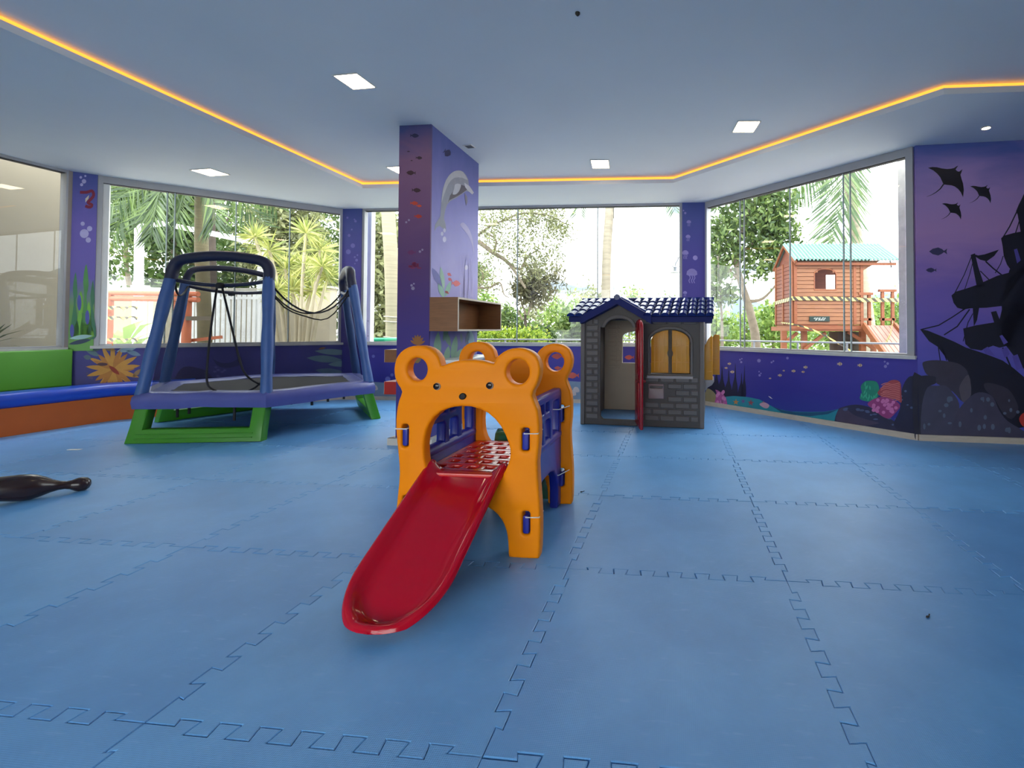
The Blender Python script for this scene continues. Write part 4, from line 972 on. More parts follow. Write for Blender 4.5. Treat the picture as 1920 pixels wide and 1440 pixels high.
def leaf(x, y, ln, w, ang, n=8):
    out = []
    for sgn in (1, -1):
        rng = range(n + 1) if sgn == 1 else range(n - 1, 0, -1)
        for k in rng:
            t = k / n; out.append((ln * (t - 0.5), sgn * w / 2 * math.sin(math.pi * t) ** 0.8))
    c, s_ = math.cos(ang), math.sin(ang)
    return [(x + a * c - b * s_, y + a * s_ + b * c) for a, b in out]
def fish(x, y, l, h, flip=1, ang=0.0):
    P = [(-0.5, 0), (-0.3, -0.34), (0, -0.5), (0.22, -0.3), (0.32, -0.08), (0.5, -0.36), (0.46, 0), (0.5, 0.36), (0.32, 0.08), (0.2, 0.3), (0, 0.5), (-0.3, 0.34)]
    c, s_ = math.cos(ang), math.sin(ang)
    return [(x + flip * a * l * c - b * h * s_, y + flip * a * l * s_ + b * h * c) for a, b in P]
def conv(pts, ox, oy, sc): return [(ox + x / sc, oy + y / sc) for x, y in pts]

# --- ship wall
fw_ = Face(wall_r, C3, C4)
manta = [(480, 310), (520, 303), (560, 305), (605, 316), (650, 321), (690, 318), (715, 312), (735, 298), (752, 290), (740, 308), (728, 325), (742, 340), (760, 345), (778, 332), (790, 322), (782, 348), (772, 372), (782, 410), (795, 450), (803, 510), (795, 575), (775, 530), (750, 500), (720, 478), (690, 468), (660, 465), (620, 460), (606, 430), (590, 395), (565, 365), (530, 335)]
mtail = [(620, 458), (590, 500), (550, 532), (510, 555), (468, 570)]
for k, (ox, oy, sc) in enumerate(((480, 290, 1.0), (860, 465, 0.58), (605, 622, 0.54))):
    tr = lambda P: conv([(ox + (x - 480) * sc, oy + (y - 290) * sc) for x, y in P], 1640, 250, 4.8)
    fw_.shape('painted_manta_ray', [tr(manta), stroke(tr(mtail), 2.2 * sc + 0.4, True)], (26, 25, 38), 1)
fw_.shape('painted_fish', fish(1759, 471.5, 34, 15, 1), (62, 58, 96), 1); fw_.shape('painted_fish', fish(1746, 506.5, 20, 9, 1), (62, 56, 98), 1)
ship = [
    [(1725, 617), (1740, 620), (1762, 629), (1790, 641), (1812, 652), (1840, 661), (1862, 669), (1880, 676), (1900, 690), (1926, 712), (1926, 800), (1850, 812), (1826, 770), (1812, 735), (1795, 702), (1776, 674), (1758, 650), (1742, 640), (1733, 628)],
    [(1806, 616), (1830, 610), (1873, 603), (1880, 575), (1926, 570), (1926, 656), (1905, 650), (1890, 648), (1874, 652), (1862, 648), (1840, 657), (1820, 654), (1810, 645), (1808, 630)],
    [(1784, 554), (1792, 547), (1812, 541), (1832, 534), (1850, 526), (1870, 517), (1893, 511), (1926, 505), (1926, 578), (1876, 574), (1850, 577), (1820, 578), (1806, 580), (1795, 577), (1788, 568)],
    [(1877, 447), (1882, 442), (1900, 437), (1926, 432), (1926, 512), (1900, 513), (1888, 496), (1882, 480), (1880, 462)],
    [(1905, 396), (1910, 384), (1916, 372), (1926, 350), (1926, 440), (1915, 442), (1908, 402)],
    [(1893, 505), (1926, 500), (1926, 700), (1880, 640), (1878, 560)],
    [(1820, 478), (1828, 475), (1834, 500), (1846, 536), (1832, 540), (1826, 510)],
    [(1824, 476), (1834, 479), (1846, 477), (1858, 473), (1873, 468), (1864, 480), (1850, 490), (1838, 487), (1830, 482)],
    [(1858, 585), (1868, 583), (1880, 614), (1868, 618)], [(1824, 578), (1836, 577), (1832, 600), (1826, 612)]]
for P, w in (([(1822, 480), (1808, 515), (1790, 550)], 1.6), ([(1824, 492), (1818, 515), (1808, 545)], 1.4), ([(1848, 490), (1862, 503), (1880, 517)], 2.6), ([(1838, 508), (1850, 520), (1858, 528)], 2.0), ([(1881, 480), (1876, 495), (1866, 512)], 1.6),
             ([(1727, 618), (1760, 610), (1785, 595), (1812, 577)], 2.2), ([(1770, 628), (1795, 612), (1818, 580)], 2.4), ([(1806, 640), (1815, 605), (1824, 588)], 1.6), ([(1907, 396), (1893, 425), (1879, 448)], 2.4), ([(1914, 405), (1908, 425), (1903, 440)], 2.0),
             ([(1758, 641), (1763, 676)], 1.8), ([(1764, 645), (1775, 676)], 1.8), ([(1770, 650), (1788, 680)], 1.8), ([(1880, 652), (1900, 700)], 3), ([(1895, 648), (1918, 690)], 3)):
    ship.append(stroke(P, w))
ship += [[(1924, 708), (1990, 722), (2080, 712), (2150, 668), (2172, 664), (2160, 735), (2120, 812), (1924, 812)], [(1924, 504), (1965, 500), (1992, 498), (2004, 540), (2008, 578), (1924, 580)], [(1924, 568), (2004, 574), (2016, 620), (2020, 662), (1924, 660)],
         [(1924, 432), (1972, 430), (1982, 470), (1988, 508), (1924, 514)], [(1924, 340), (1936, 326), (1944, 520), (1948, 712), (1924, 712)], [(2066, 478), (2076, 476), (2084, 600), (2088, 712), (2070, 712)], [(2034, 516), (2074, 510), (2110, 516), (2122, 600), (2080, 610), (2042, 606), (2036, 560)]]
for P in ([(1938, 330), (2000, 420), (2068, 482)], [(2074, 480), (2120, 570), (2160, 668)], [(1990, 510), (2030, 620), (2050, 712)]): ship.append(stroke(P, 2.2))
fw_.shape('painted_sunken_ship', ship, (25, 25, 44), 2)
for lp in ([(1878, 655), (1888, 650), (1893, 664), (1884, 672)], [(1898, 668), (1908, 664), (1918, 690), (1906, 694)], [(1843, 655), (1852, 650), (1866, 668), (1848, 664)], [(1874, 630), (1879, 628), (1890, 642), (1882, 646)], [(1901, 468), (1907, 466), (1914, 488), (1907, 494)]):
    fw_.shape('painted_water_gap', lp, (92, 80, 168), 3)
rk = lambda P: spline(conv(P, 1640, 540, 4.8), 3)
rock_g = [(64, 58, 74), (72, 70, 92), (70, 66, 88), (56, 50, 66), (44, 42, 58)]
fw_.shape('painted_rock', rk([(340, 800), (420, 790), (540, 790), (560, 850), (480, 900), (430, 1050), (430, 1345), (360, 1345)]), rock_g[4], 4)
fw_.shape('painted_rock', rk([(430, 690), (455, 660), (560, 650), (720, 670), (800, 710), (845, 780), (868, 960), (800, 1030), (700, 930), (560, 860), (550, 800), (470, 780)]), rock_g[0], 5)
fw_.shape('painted_rock', rk([(845, 780), (868, 960), (800, 1030), (770, 960), (765, 880)]), (92, 84, 96), 6)
fw_.shape('painted_rock', rk([(985, 862), (1060, 858), (1200, 910), (1270, 1010), (1292, 1100), (1230, 1180), (1150, 1120), (1080, 1000), (1000, 920)]), rock_g[3], 6)
fw_.shape('painted_rock', rk([(425, 1060), (475, 895), (560, 880), (640, 880), (700, 940), (760, 1040), (755, 1200), (740, 1345), (520, 1345), (420, 1345)]), rock_g[1], 7)
fw_.shape('painted_rock', rk([(780, 1060), (900, 950), (1000, 945), (1070, 990), (1120, 1100), (1200, 1200), (1345, 1290), (1345, 1345), (740, 1345), (715, 1200)]), rock_g[2], 8)
fw_.shape('painted_rock', rk([(1345, 1290), (1400, 1120), (1500, 1060), (1620, 1090), (1720, 1200), (1760, 1345), (1345, 1345)]), rock_g[1], 8)
fw_.shape('painted_rock', rk([(1740, 1345), (1780, 1150), (1900, 1040), (2080, 1030), (2200, 1160), (2260, 1345)]), rock_g[0], 7)
rs_ = random.Random(3)
for k in range(26):
    x, y = rs_.uniform(1725, 1915), rs_.uniform(745, 808)
    fw_.shape('painted_spot', ell(x, y, rs_.uniform(1.5, 4.5), rs_.uniform(2, 6), 9), (92, 104, 128), 9)
fw_.shape('painted_coral', rk([(1300, 1180), (1330, 1130), (1380, 1125), (1380, 1250), (1330, 1240)]), (190, 52, 44), 10)

# --- low wall under the right window
f4 = Face(wall_br, C2, C3); c4 = lambda P: conv(P, 1300, 640, 4.364)
for x, h, w in ((140, 320, 40), (185, 300, 34), (230, 260, 42), (285, 230, 40), (340, 280, 30), (390, 200, 30), (415, 270, 22)):
    f4.shape('painted_seaweed', c4(spline([(x - w, 455), (x - w * 0.6, 455 - h * 0.35), (x - w * 0.1, 455 - h * 0.6), (x + 4, 455 - h), (x + w * 0.35, 455 - h * 0.55), (x + w * 0.7, 455 - h * 0.3), (x + w * 0.6, 455)], 3)), (22, 18, 52), 1)
f4.shape('painted_sand_bank', c4([(60, 500), (240, 455), (330, 447), (440, 455), (540, 475), (620, 520), (700, 556), (800, 574), (950, 578), (1080, 575), (1220, 548), (1230, 720), (1000, 670), (700, 610), (400, 560), (60, 530)]), (34, 132, 148), 2)
f4.shape('painted_sand_shade', c4([(640, 530), (720, 562), (820, 578), (950, 582), (1080, 578), (1190, 556), (1100, 596), (960, 612), (820, 600), (720, 580)]), (24, 78, 112), 3)
f4.shape('painted_rock', c4(spline([(1180, 570), (1230, 535), (1330, 518), (1440, 538), (1520, 590), (1620, 640), (1720, 700), (1832, 770), (1832, 840), (1500, 770), (1180, 700)], 3)), (46, 44, 72), 4)
f4.shape('painted_rock', c4(spline([(1175, 660), (1180, 575), (1235, 540), (1310, 600), (1420, 640), (1520, 670), (1400, 690), (1300, 700)], 3)), (70, 60, 84), 5)
f4.shape('painted_rock', c4(spline([(1640, 680), (1690, 560), (1705, 400), (1745, 310), (1790, 285), (1836, 330), (1836, 800), (1720, 760)], 3)), (34, 34, 62), 5)
for k in range(22):
    x, y = rs_.uniform(1240, 1820), 0; y = rs_.uniform(520 + (x - 1240) * 0.20, 560 + (x - 1240) * 0.32) if x < 1640 else rs_.uniform(340, 740)
    f4.shape('painted_spot', c4(ell(x, y, rs_.uniform(6, 22), rs_.uniform(5, 12), 9)), (78, 92, 128), 6)
f4.shape('painted_coral', c4(spline([(1370, 370), (1395, 335), (1430, 322), (1500, 332), (1522, 400), (1500, 470), (1430, 492), (1362, 470), (1378, 420)], 3)), (30, 128, 104), 7)
for k in range(16): x, y = rs_.uniform(1375, 1510), rs_.uniform(340, 480); f4.shape('painted_coral_branch', c4(leaf(x, y, 40, 11, rs_.uniform(-2, -1))), (60, 168, 130), 8)
f4.shape('painted_coral', c4(spline([(1510, 412), (1560, 360), (1620, 318), (1690, 332), (1702, 430), (1702, 502), (1650, 472), (1560, 462), (1515, 436)], 3)), (158, 66, 72), 8)
for k in range(10): y = 345 + k * 15; f4.shape('painted_coral_ridge', c4(stroke(spline([(1530 + rs_.uniform(0, 20), y + 10), (1580, y - 4 + rs_.uniform(-4, 4)), (1630, y + 8), (1690, y - 6)], 3, False), 6)), (206, 116, 112), 9)
f4.shape('painted_coral', c4(spline([(1425, 515), (1480, 470), (1560, 455), (1650, 485), (1692, 530), (1650, 590), (1600, 632), (1540, 610), (1480, 560)], 3)), (150, 58, 116), 10)
for k in range(26):
    a, r = rs_.uniform(0, 6.28), rs_.uniform(0, 1) ** 0.5; x, y = 1562 + 105 * r * math.cos(a), 535 + 68 * r * math.sin(a)
    f4.shape('painted_coral_bud', c4(ell(x, y, 15, 14, 10)), (206, 116, 170), 11 + k % 3)
f4.shape('painted_coral', c4(spline([(95, 520), (105, 395), (150, 400), (190, 450), (205, 530)], 3)), (150, 136, 96), 4)
f4.shape('painted_coral', c4(spline([(175, 535), (190, 430), (180, 395), (215, 410), (250, 440), (272, 480), (268, 540)], 3)), (176, 84, 150), 5)
for k in range(10): f4.shape('painted_coral_bud', c4(ell(rs_.uniform(190, 260), rs_.uniform(410, 515), 12, 16, 9)), (212, 130, 186), 6)
def star(x, y, r): return [(x + (r if k % 2 == 0 else r * 0.4) * math.cos(math.pi * k / 5 - 1.5), y + (r if k % 2 == 0 else r * 0.4) * math.sin(math.pi * k / 5 - 1.5)) for k in range(10)]
for x, y, r, c in ((348, 497, 26, (190, 130, 70)), (408, 490, 20, (110, 78, 140)), (470, 503, 28, (150, 70, 80)), (575, 505, 20, (160, 90, 90))): f4.shape('painted_starfish', c4(star(x, y, r)), c, 3)
f4.shape('painted_shell', c4(spline([(540, 515), (580, 500), (620, 520), (610, 545), (580, 545)], 3)), (196, 150, 168), 4)
f4.shape('painted_shell', c4([(612, 448), (628, 452), (650, 472), (632, 466)]), (230, 220, 220), 4)
for x, y, l in ((295, 183, 30), (268, 218, 26), (318, 250, 36), (708, 278, 34), (820, 243, 34), (918, 212, 36), (898, 250, 28), (1198, 185, 44), (1363, 196, 40), (628, 303, 20), (740, 240, 20)):
    f4.shape('painted_fish', c4(fish(x, y, l, l * 0.72, -1)), (206, 176, 148), 4); f4.shape('painted_fish_band', c4([(x + l * 0.05, y - l * 0.33), (x + l * 0.14, y - l * 0.3), (x + l * 0.14, y + l * 0.3), (x + l * 0.05, y + l * 0.33)]), (70, 50, 80), 5)
for x, y, r in ((382, 150, 7), (397, 142, 6), (392, 170, 9), (537, 158, 15), (640, 172, 8), (655, 162, 7), (770, 137, 11), (538, 248, 6), (553, 262, 6), (542, 278, 10), (1566, 166, 8), (1590, 182, 11), (1572, 205, 13)): f4.shape('painted_bubble', c4(ell(x, y, r, r, 12)), (140, 132, 196), 4)

# --- low wall under the back window
fb = Face(wall_b, C1, C2)
fb.shape('painted_sand_bank', [(640, 722), (700, 716), (760, 720), (830, 714), (930, 722), (1030, 712), (1090, 716), (1180, 722), (1290, 716), (1290, 790), (640, 790)], (120, 138, 158), 1)
for x, y, l in ((1045, 668, 22), (1074, 704, 24), (1050, 697, 18), (1180, 670, 18), (1046, 690, 14), (735, 660, 12)): fb.shape('painted_fish', fish(x, y, l, l * 0.5, 1), (196, 84, 70), 2)
for x, y, r in ((685, 692, 4), (727, 711, 5), (735, 703, 3), (700, 668, 3)): fb.shape('painted_bubble', ell(x, y, r, r, 12), (112, 112, 190), 2)
for x, y in ((702, 726), (1080, 730), (1074, 736)): fb.shape('painted_shell', spline([(x - 6, y + 5), (x - 3, y - 4), (x + 4, y - 3), (x + 6, y + 5)], 3), (196, 180, 176), 3)

# --- low wall under the left window
f1 = Face(wall_bl, LC, C1)
for k in range(26):
    a = 2 * math.pi * k / 26 + 0.1 * (k % 3); r = 34 + 9 * (k % 2); f1.shape('painted_petal', leaf(212 + r * 0.62 * math.cos(a), 692 + r * 0.56 * math.sin(a), r * 1.15, 9, math.atan2(math.sin(a) * 0.9, math.cos(a))), (206, 148, 62) if k % 2 else (186, 122, 52), 1 + k % 3)
f1.shape('painted_flower_heart', leaf(214, 694, 26, 8, 0.7), (150, 50, 24), 5); f1.shape('painted_flower_heart', ell(192, 683, 10, 3, 12), (84, 52, 60), 5)
for x, y, l, w, a, c in ((172, 660, 34, 10, 0.5, (98, 124, 130)), (182, 654, 26, 8, -0.4, (80, 96, 92)), (238, 655, 40, 10, -0.2, (150, 176, 184)), (250, 662, 30, 9, 0.3, (116, 140, 160)), (164, 670, 16, 9, 0.2, (90, 108, 120)), (168, 705, 18, 8, 0.8, (80, 74, 120)), (256, 700, 22, 8, -0.8, (150, 118, 84)), (205, 655, 26, 6, 0.2, (146, 116, 78)),
                         (625, 660, 70, 11, 0.05, (110, 140, 146)), (608, 673, 66, 13, 0.06, (96, 128, 136)), (640, 682, 50, 11, -0.06, (108, 140, 142)), (620, 697, 60, 12, 0.1, (84, 112, 130)), (640, 712, 60, 16, 0.0, (92, 104, 116)), (604, 653, 14, 4, -0.2, (140, 96, 60))): f1.shape('painted_leaf', leaf(x, y, l, w, a), c, 2)
for k in range(16): f1.shape('painted_spot', ell(rs_.uniform(598, 650), rs_.uniform(700, 722), 3, 2, 7), (136, 150, 160), 4)
f1.shape('painted_shark', spline([(398, 668), (404, 676), (420, 681), (440, 677), (450, 668), (453, 678), (446, 686), (424, 690), (406, 684)], 3), (44, 44, 96), 1)
f1.shape('painted_rock', spline([(330, 705), (345, 688), (372, 690), (392, 700), (396, 722), (330, 724)], 3), (44, 38, 84), 1)
for k in range(9): f1.shape('painted_spot', ell(rs_.uniform(395, 440), rs_.uniform(688, 712), 3.5, 2, 7), (92, 92, 156), 2)

# --- pilasters
fl = Face(pil_l, PLA, PLB, None, 0.012); 
for x, y, r in ((620, 598, 16), (672, 635, 20), (632, 672, 34), (662, 720, 20), (630, 280, 17), (606, 250, 10), (612, 305, 12), (640, 240, 8)): fl.shape('painted_bubble', conv(ell(x, y, r, r, 12), 0, 270, 4), (182, 176, 220), 2)
fl.shape('painted_seahorse', conv(stroke(spline([(600, 362), (650, 362), (690, 352), (702, 385), (680, 415), (660, 440), (690, 458), (672, 474), (640, 464)], 3, False), 22), 0, 270, 4), (132, 34, 62), 2)
fl.shape('painted_seahorse_belly', conv([(640, 410), (668, 382), (664, 410), (640, 440)], 0, 270, 4), (216, 204, 190), 3)
for x, y0, y1, w, c in ((560, 1440, 960, 34, (74, 132, 92)), (640, 1440, 900, 40, (88, 150, 84)), (690, 1440, 1020, 30, (70, 124, 92)), (600, 1440, 1100, 50, (124, 186, 70)), (660, 1440, 1180, 46, (130, 190, 72))):
    fl.shape('painted_seaweed', conv(spline([(x - w, y0), (x - w * 0.2, (y0 + y1) / 2), (x - w * 0.4, y1 + 120), (x + 8, y1), (x + w * 0.6, y1 + 160), (x + w * 0.2, (y0 + y1) / 2), (x + w, y0)], 3), 0, 270, 4), c, 2)
for x, y, h in ((595, 1190, 60), (655, 1300, 55), (540, 1400, 50)): fl.shape('painted_seaweed_gap', conv(ell(x, y, 16, h, 12), 0, 270, 4), (88, 92, 168), 3)
fl.shape('painted_leaf', conv(leaf(610, 1385, 190, 40, -0.15), 0, 270, 4) if False else leaf(152, 632, 44, 8, -0.12), (168, 206, 200), 4); fl.shape('painted_leaf', leaf(150, 641, 44, 8, -0.2), (60, 76, 96), 3)
fp1 = Face(pil_c1, P1A, P1B, None, 0.012)
for x, y, r in ((1100, 190, 10), (1175, 222, 12), (1165, 205, 7), (1140, 300, 8), (1115, 355, 14), (1150, 450, 21), (1108, 507, 23), (1168, 557, 10), (1193, 538, 8), (1185, 585, 13), (1170, 618, 6), (1140, 677, 33), (1132, 835, 26), (1165, 985, 22)): fp1.shape('painted_bubble', conv(ell(x, y, r, r, 14), 430, 370, 4.967), (116, 110, 186), 1)
fp2 = Face(pil_c2, P2A, P2B, None, 0.012)
for x, y, r in ((1718, 237, 18), (1712, 352, 19), (1690, 480, 26), (1742, 640, 43), (1688, 790, 16)):
    k = r * 1.0; dome = [(x - k, y + 0.15 * k), (x - 0.9 * k, y - 0.45 * k), (x - 0.45 * k, y - 0.85 * k), (x, y - 0.95 * k), (x + 0.45 * k, y - 0.85 * k), (x + 0.9 * k, y - 0.45 * k), (x + k, y + 0.15 * k), (x + 0.5 * k, y + 0.4 * k), (x, y + 0.3 * k), (x - 0.5 * k, y + 0.4 * k)]
    lp = [conv(dome, 880, 360, 4.174)] + [conv(stroke(spline([(x + o * k, y + 0.3 * k), (x + (o + 0.15) * k, y + 0.8 * k), (x + (o - 0.1) * k, y + 1.2 * k), (x + (o + 0.1) * k, y + 1.7 * k)], 3, False), 0.16 * k), 880, 360, 4.174) for o in (-0.45, 0.0, 0.4)]
    fp2.shape('painted_jellyfish', lp, (142, 132, 196), 1)
for x, y, r in ((1768, 515, 19), (1690, 165, 9), (1676, 145, 6), (1755, 838, 9), (1795, 840, 13)): fp2.shape('painted_bubble', conv(ell(x, y, r, r, 12), 880, 360, 4.174), (152, 142, 204), 1)

# --- column faces
c_, s_ = math.cos(crz), math.sin(crz)
fcf = Face(col_t, (cl.x, cl.y), (cl.x + c_, cl.y + s_), col_t)
cc = lambda P: conv(P, 620, 220, 3)
for x, y, l, c in ((472, 103, 50, (34, 36, 78)), (438, 192, 18, (60, 40, 70)), (497, 228, 38, (52, 32, 52)), (456, 243, 14, (60, 36, 60)), (452, 312, 54, (58, 30, 44)), (482, 410, 52, (56, 26, 40)), (470, 483, 46, (188, 66, 44)), (497, 498, 32, (206, 80, 50)), (492, 557, 46, (176, 54, 46))): fcf.shape('painted_fish', cc(fish(x, y, l, l * 0.5, -1 if x > 460 else 1, 0.05)), c, 1)
for k in range(14): fcf.shape('painted_coral_petal', cc(leaf(472 + 26 * math.cos(k * 0.45 + 3.1) * (0.4 + 0.6 * (k % 2)), 848 - 22 * abs(math.sin(k * 0.45)), 30, 9, k * 0.45)), (126, 40, 84), 1)
fcf.shape('painted_coral_petal', cc(fish(455, 760, 50, 28, 1)), (108, 44, 100), 1)
for x, y, r in ((425, 590, 6), (440, 578, 6), (502, 755, 7), (516, 745, 6), (455, 945, 7), (468, 936, 5), (463, 962, 10)): fcf.shape('painted_bubble', cc(ell(x, y, r, r, 12)), (150, 138, 170), 1)
for k in range(7): a = -2.6 + k * 0.35; fcf.shape('painted_shell', leaf(783 + 8 * math.cos(a) * 0.9, 650 + 14 * math.sin(a), 18, 5, a), (150, 96, 44), 1 + k % 2)
fcf.shape('painted_shell', spline([(772, 668), (777, 658), (788, 658), (792, 668), (785, 680), (777, 679)], 3), (132, 108, 60), 3)
a0 = Vector(col_world(COLW, 0, 0)); a1 = Vector(col_world(COLW, 1, 0)); fcs = Face(col_t, (a0.x, a0.y), (a1.x, a1.y), col_t)
dol = [(806, 424), (792, 400), (778, 384), (774, 350), (762, 325), (745, 306), (720, 298), (694, 304), (668, 324), (648, 354), (632, 398), (624, 450), (620, 510), (617, 556), (604, 578), (588, 602), (583, 640), (596, 620), (612, 610), (628, 622), (650, 642), (646, 600), (637, 566), (645, 520), (656, 490), (674, 470), (704, 455), (736, 434), (762, 414), (784, 420), (796, 432)]
fcs.shape('painted_dolphin', cc(dol), (146, 148, 164), 1)
fcs.shape('painted_dolphin_back', cc(spline([(770, 352), (745, 308), (720, 299), (690, 306), (662, 332), (642, 370), (630, 420), (624, 480), (640, 430), (664, 372), (696, 340), (740, 340)], 2)), (182, 182, 192), 2)
fcs.shape('painted_dolphin_belly', cc([(700, 400), (735, 380), (764, 388), (766, 408), (738, 428), (700, 450), (668, 466), (660, 480), (672, 440)]), (88, 80, 92), 2)
fcs.shape('painted_dolphin_fin', cc(spline([(702, 376), (732, 378), (724, 412), (706, 432), (686, 432), (694, 404)], 3)), (190, 190, 202), 3); fcs.shape('painted_dolphin_fin', cc([(754, 424), (768, 446), (770, 476), (762, 498), (756, 462)]), (120, 116, 138), 3)
fcs.shape('painted_dolphin_beak', cc([(752, 368), (780, 386), (806, 424), (796, 434), (772, 412), (756, 392)]), (196, 194, 206), 3)
fcs.shape('painted_dolphin', cc(spline([(728, 605), (745, 592), (768, 612), (788, 650), (800, 700), (806, 770), (796, 720), (778, 672), (752, 636)], 3)), (176, 168, 214), 1)
fcs.shape('painted_fish', cc(fish(656, 200, 44, 44, -1, 0.6)), (40, 44, 92), 1)
for x, y, r in ((640, 636, 10), (627, 655, 10), (640, 686, 14), (763, 845, 12)): fcs.shape('painted_bubble', cc(ell(x, y, r * 0.75, r * 1.2, 12)), (206, 202, 232), 2)
for x, y in ((668, 884), (672, 912), (654, 985)): fcs.shape('painted_fish', cc(fish(x, y, 26, 18, 1, 0.6)), (196, 82, 92), 2)
fcs.shape('painted_fish', cc(fish(705, 934, 50, 36, -1, 0.1)), (214, 98, 104), 2)
for x, y, l, w, a, c in ((628, 905, 130, 24, 1.42, (150, 186, 170)), (622, 975, 90, 28, 1.2, (140, 184, 168)), (660, 965, 90, 26, 1.9, (136, 180, 164)), (598, 900, 120, 34, 1.1, (106, 106, 178)), (600, 1300, 190, 44, 1.62, (128, 166, 142)), (655, 1240, 110, 30, 1.2, (112, 146, 130)), (648, 1215, 100, 22, 1.9, (104, 140, 126)), (695, 1300, 150, 36, 1.72, (126, 166, 146)), (654, 1340, 110, 36, 1.75, (132, 172, 150)), (712, 1340, 100, 32, 2.2, (134, 172, 150)), (735, 1240, 60, 14, 1.5, (120, 140, 160)), (790, 1250, 120, 36, 1.45, (140, 176, 196)), (770, 1240, 110, 20, 1.7, (92, 108, 140))): fcs.shape('painted_leaf', cc(leaf(x, y, l, w, a)), c, 2)
for k in range(12): x = 730 + rs_.uniform(0, 80); fcs.shape('painted_seaweed', cc(stroke(spline([(x, 1010), (x + rs_.uniform(-12, 12), 930), (x + rs_.uniform(-12, 12), 850), (x + rs_.uniform(-20, 20), 780)], 3, False), 7, True)), (170, 162, 218), 1)
for x, y in ((862, 770), (862, 785)): fcs.shape('painted_jellyfish', spline([(x - 6, y + 2), (x - 4, y - 5), (x + 4, y - 5), (x + 6, y + 2), (x, y + 6)], 3), (196, 160, 190), 2)

# ================================================================== OUTSIDE
GZ = -0.25
mb = MB(); gout = [(-60, -40, GZ), (60, -40, GZ), (60, 90, GZ), (-60, 90, GZ)]; mb.prism(gout, (0, 0, -0.3))
tag(mb.build('ground', M('pale_bounce_paving', (180, 176, 164), 0.9, 0.25, 1.5, bump=0.3, bscale=20)), None, None, None, 'structure')  # barely seen paving, made pale to bounce daylight up to the ceiling
NPR = np.random.default_rng(11)
def leaf_quads(cent, ln, wd, rng, flat=0.0, dirs=None):
    n = len(cent); d = rng.normal(size=(n, 3)) if dirs is None else dirs
    d[:, 2] -= flat * 0.6
    d /= np.linalg.norm(d, axis=1, keepdims=True) + 1e-9
    r = rng.normal(size=(n, 3)); s = np.cross(d, r); s /= np.linalg.norm(s, axis=1, keepdims=True) + 1e-9
    l = ln * rng.uniform(0.6, 1.3, (n, 1)); w = wd * rng.uniform(0.7, 1.2, (n, 1))
    v = np.stack([cent - d * l / 2, cent + s * w / 2, cent + d * l / 2, cent - s * w / 2], 1).reshape(-1, 3)
    return v, np.arange(n * 4).reshape(-1, 4)
def blob_points(blobs, rng):
    out = []
    for (c, r, ncl, nl) in blobs:
        c = np.array(c); r = np.array(r if hasattr(r, '__len__') else (r, r, r), float)
        u = rng.normal(size=(ncl, 3)); u /= np.linalg.norm(u, axis=1, keepdims=True); cc_ = c + u * r * (rng.uniform(0.15, 1, (ncl, 1)) ** 0.5)
        sp = r.mean() * 0.16 + 0.05
        out.append((cc_[:, None, :] + rng.normal(size=(ncl, nl, 3)) * sp).reshape(-1, 3))
    return np.concatenate(out)
def foliage(parent, blobs, ln, wd, mat, flat=0.2, name='foliage'):
    p = blob_points(blobs, NPR); p = p - np.array(parent.location); v, q = leaf_quads(p, ln, wd, NPR, flat)
    return tag(fast_mesh(name, v, q, mat, parent), kind='stuff')
def B(x, y, Y, rpx, ncl, nl, sq=1.0): c = at_y(x, y, Y); r = rpx * Y / 900.0; return (tuple(c), (r, r * sq, r), ncl, nl)
def tube_px(parent, pts, Y, r0, r1, mat, name='trunk', n=8, ground=False):
    P = [at_y(x, y, Y) for x, y in pts]
    if ground: P = [Vector((P[0].x, P[0].y, GZ))] + P
    P = [Vector(p) - parent.location for p in spline([tuple(p) for p in P], 4, False)]
    rs = [r0 + (r1 - r0) * i / (len(P) - 1) for i in range(len(P))]
    return MB().tube(P, rs, n).build(name, mat, parent, 60)
def plant(name, label, cat, x, Y, group=None): p = at_y(x, 640, Y); return thing(name, label, cat, (p.x, p.y, GZ), 0, group)
bark = M('grey_brown_bark', (128, 116, 100), 0.85, 0.25, 9, bump=0.8, bscale=14); bark2 = M('pale_palm_bark', (150, 140, 122), 0.85, 0.22, 3, bump=0.8, bscale=9, stretch=(1, 1, 6)); bark3 = M('dark_bark', (72, 62, 54), 0.9, 0.2, 8, bump=0.6, bscale=14)
g_mid = leafmat('mid_green_leaves', (58, 82, 38), (128, 146, 78), (92, 116, 56)); g_pale = leafmat('pale_olive_leaves', (92, 98, 62), (168, 170, 124), (128, 132, 88))
g_deep = leafmat('deep_green_leaves', (40, 62, 30), (104, 126, 62), (70, 94, 44)); g_lime = leafmat('lime_hedge_leaves', (96, 128, 30), (206, 214, 84), (150, 176, 52)); g_bright = leafmat('bright_bush_leaves', (86, 116, 46), (170, 190, 104), (126, 154, 72))
g_palm = leafmat('palm_frond_green', (58, 84, 52), (126, 146, 96), (88, 112, 70)); g_yel = leafmat('variegated_yellow_leaves', (116, 132, 66), (226, 222, 150), (176, 180, 100)); g_brown = leafmat('dry_brown_leaves', (84, 84, 62), (152, 146, 112), (112, 110, 80))

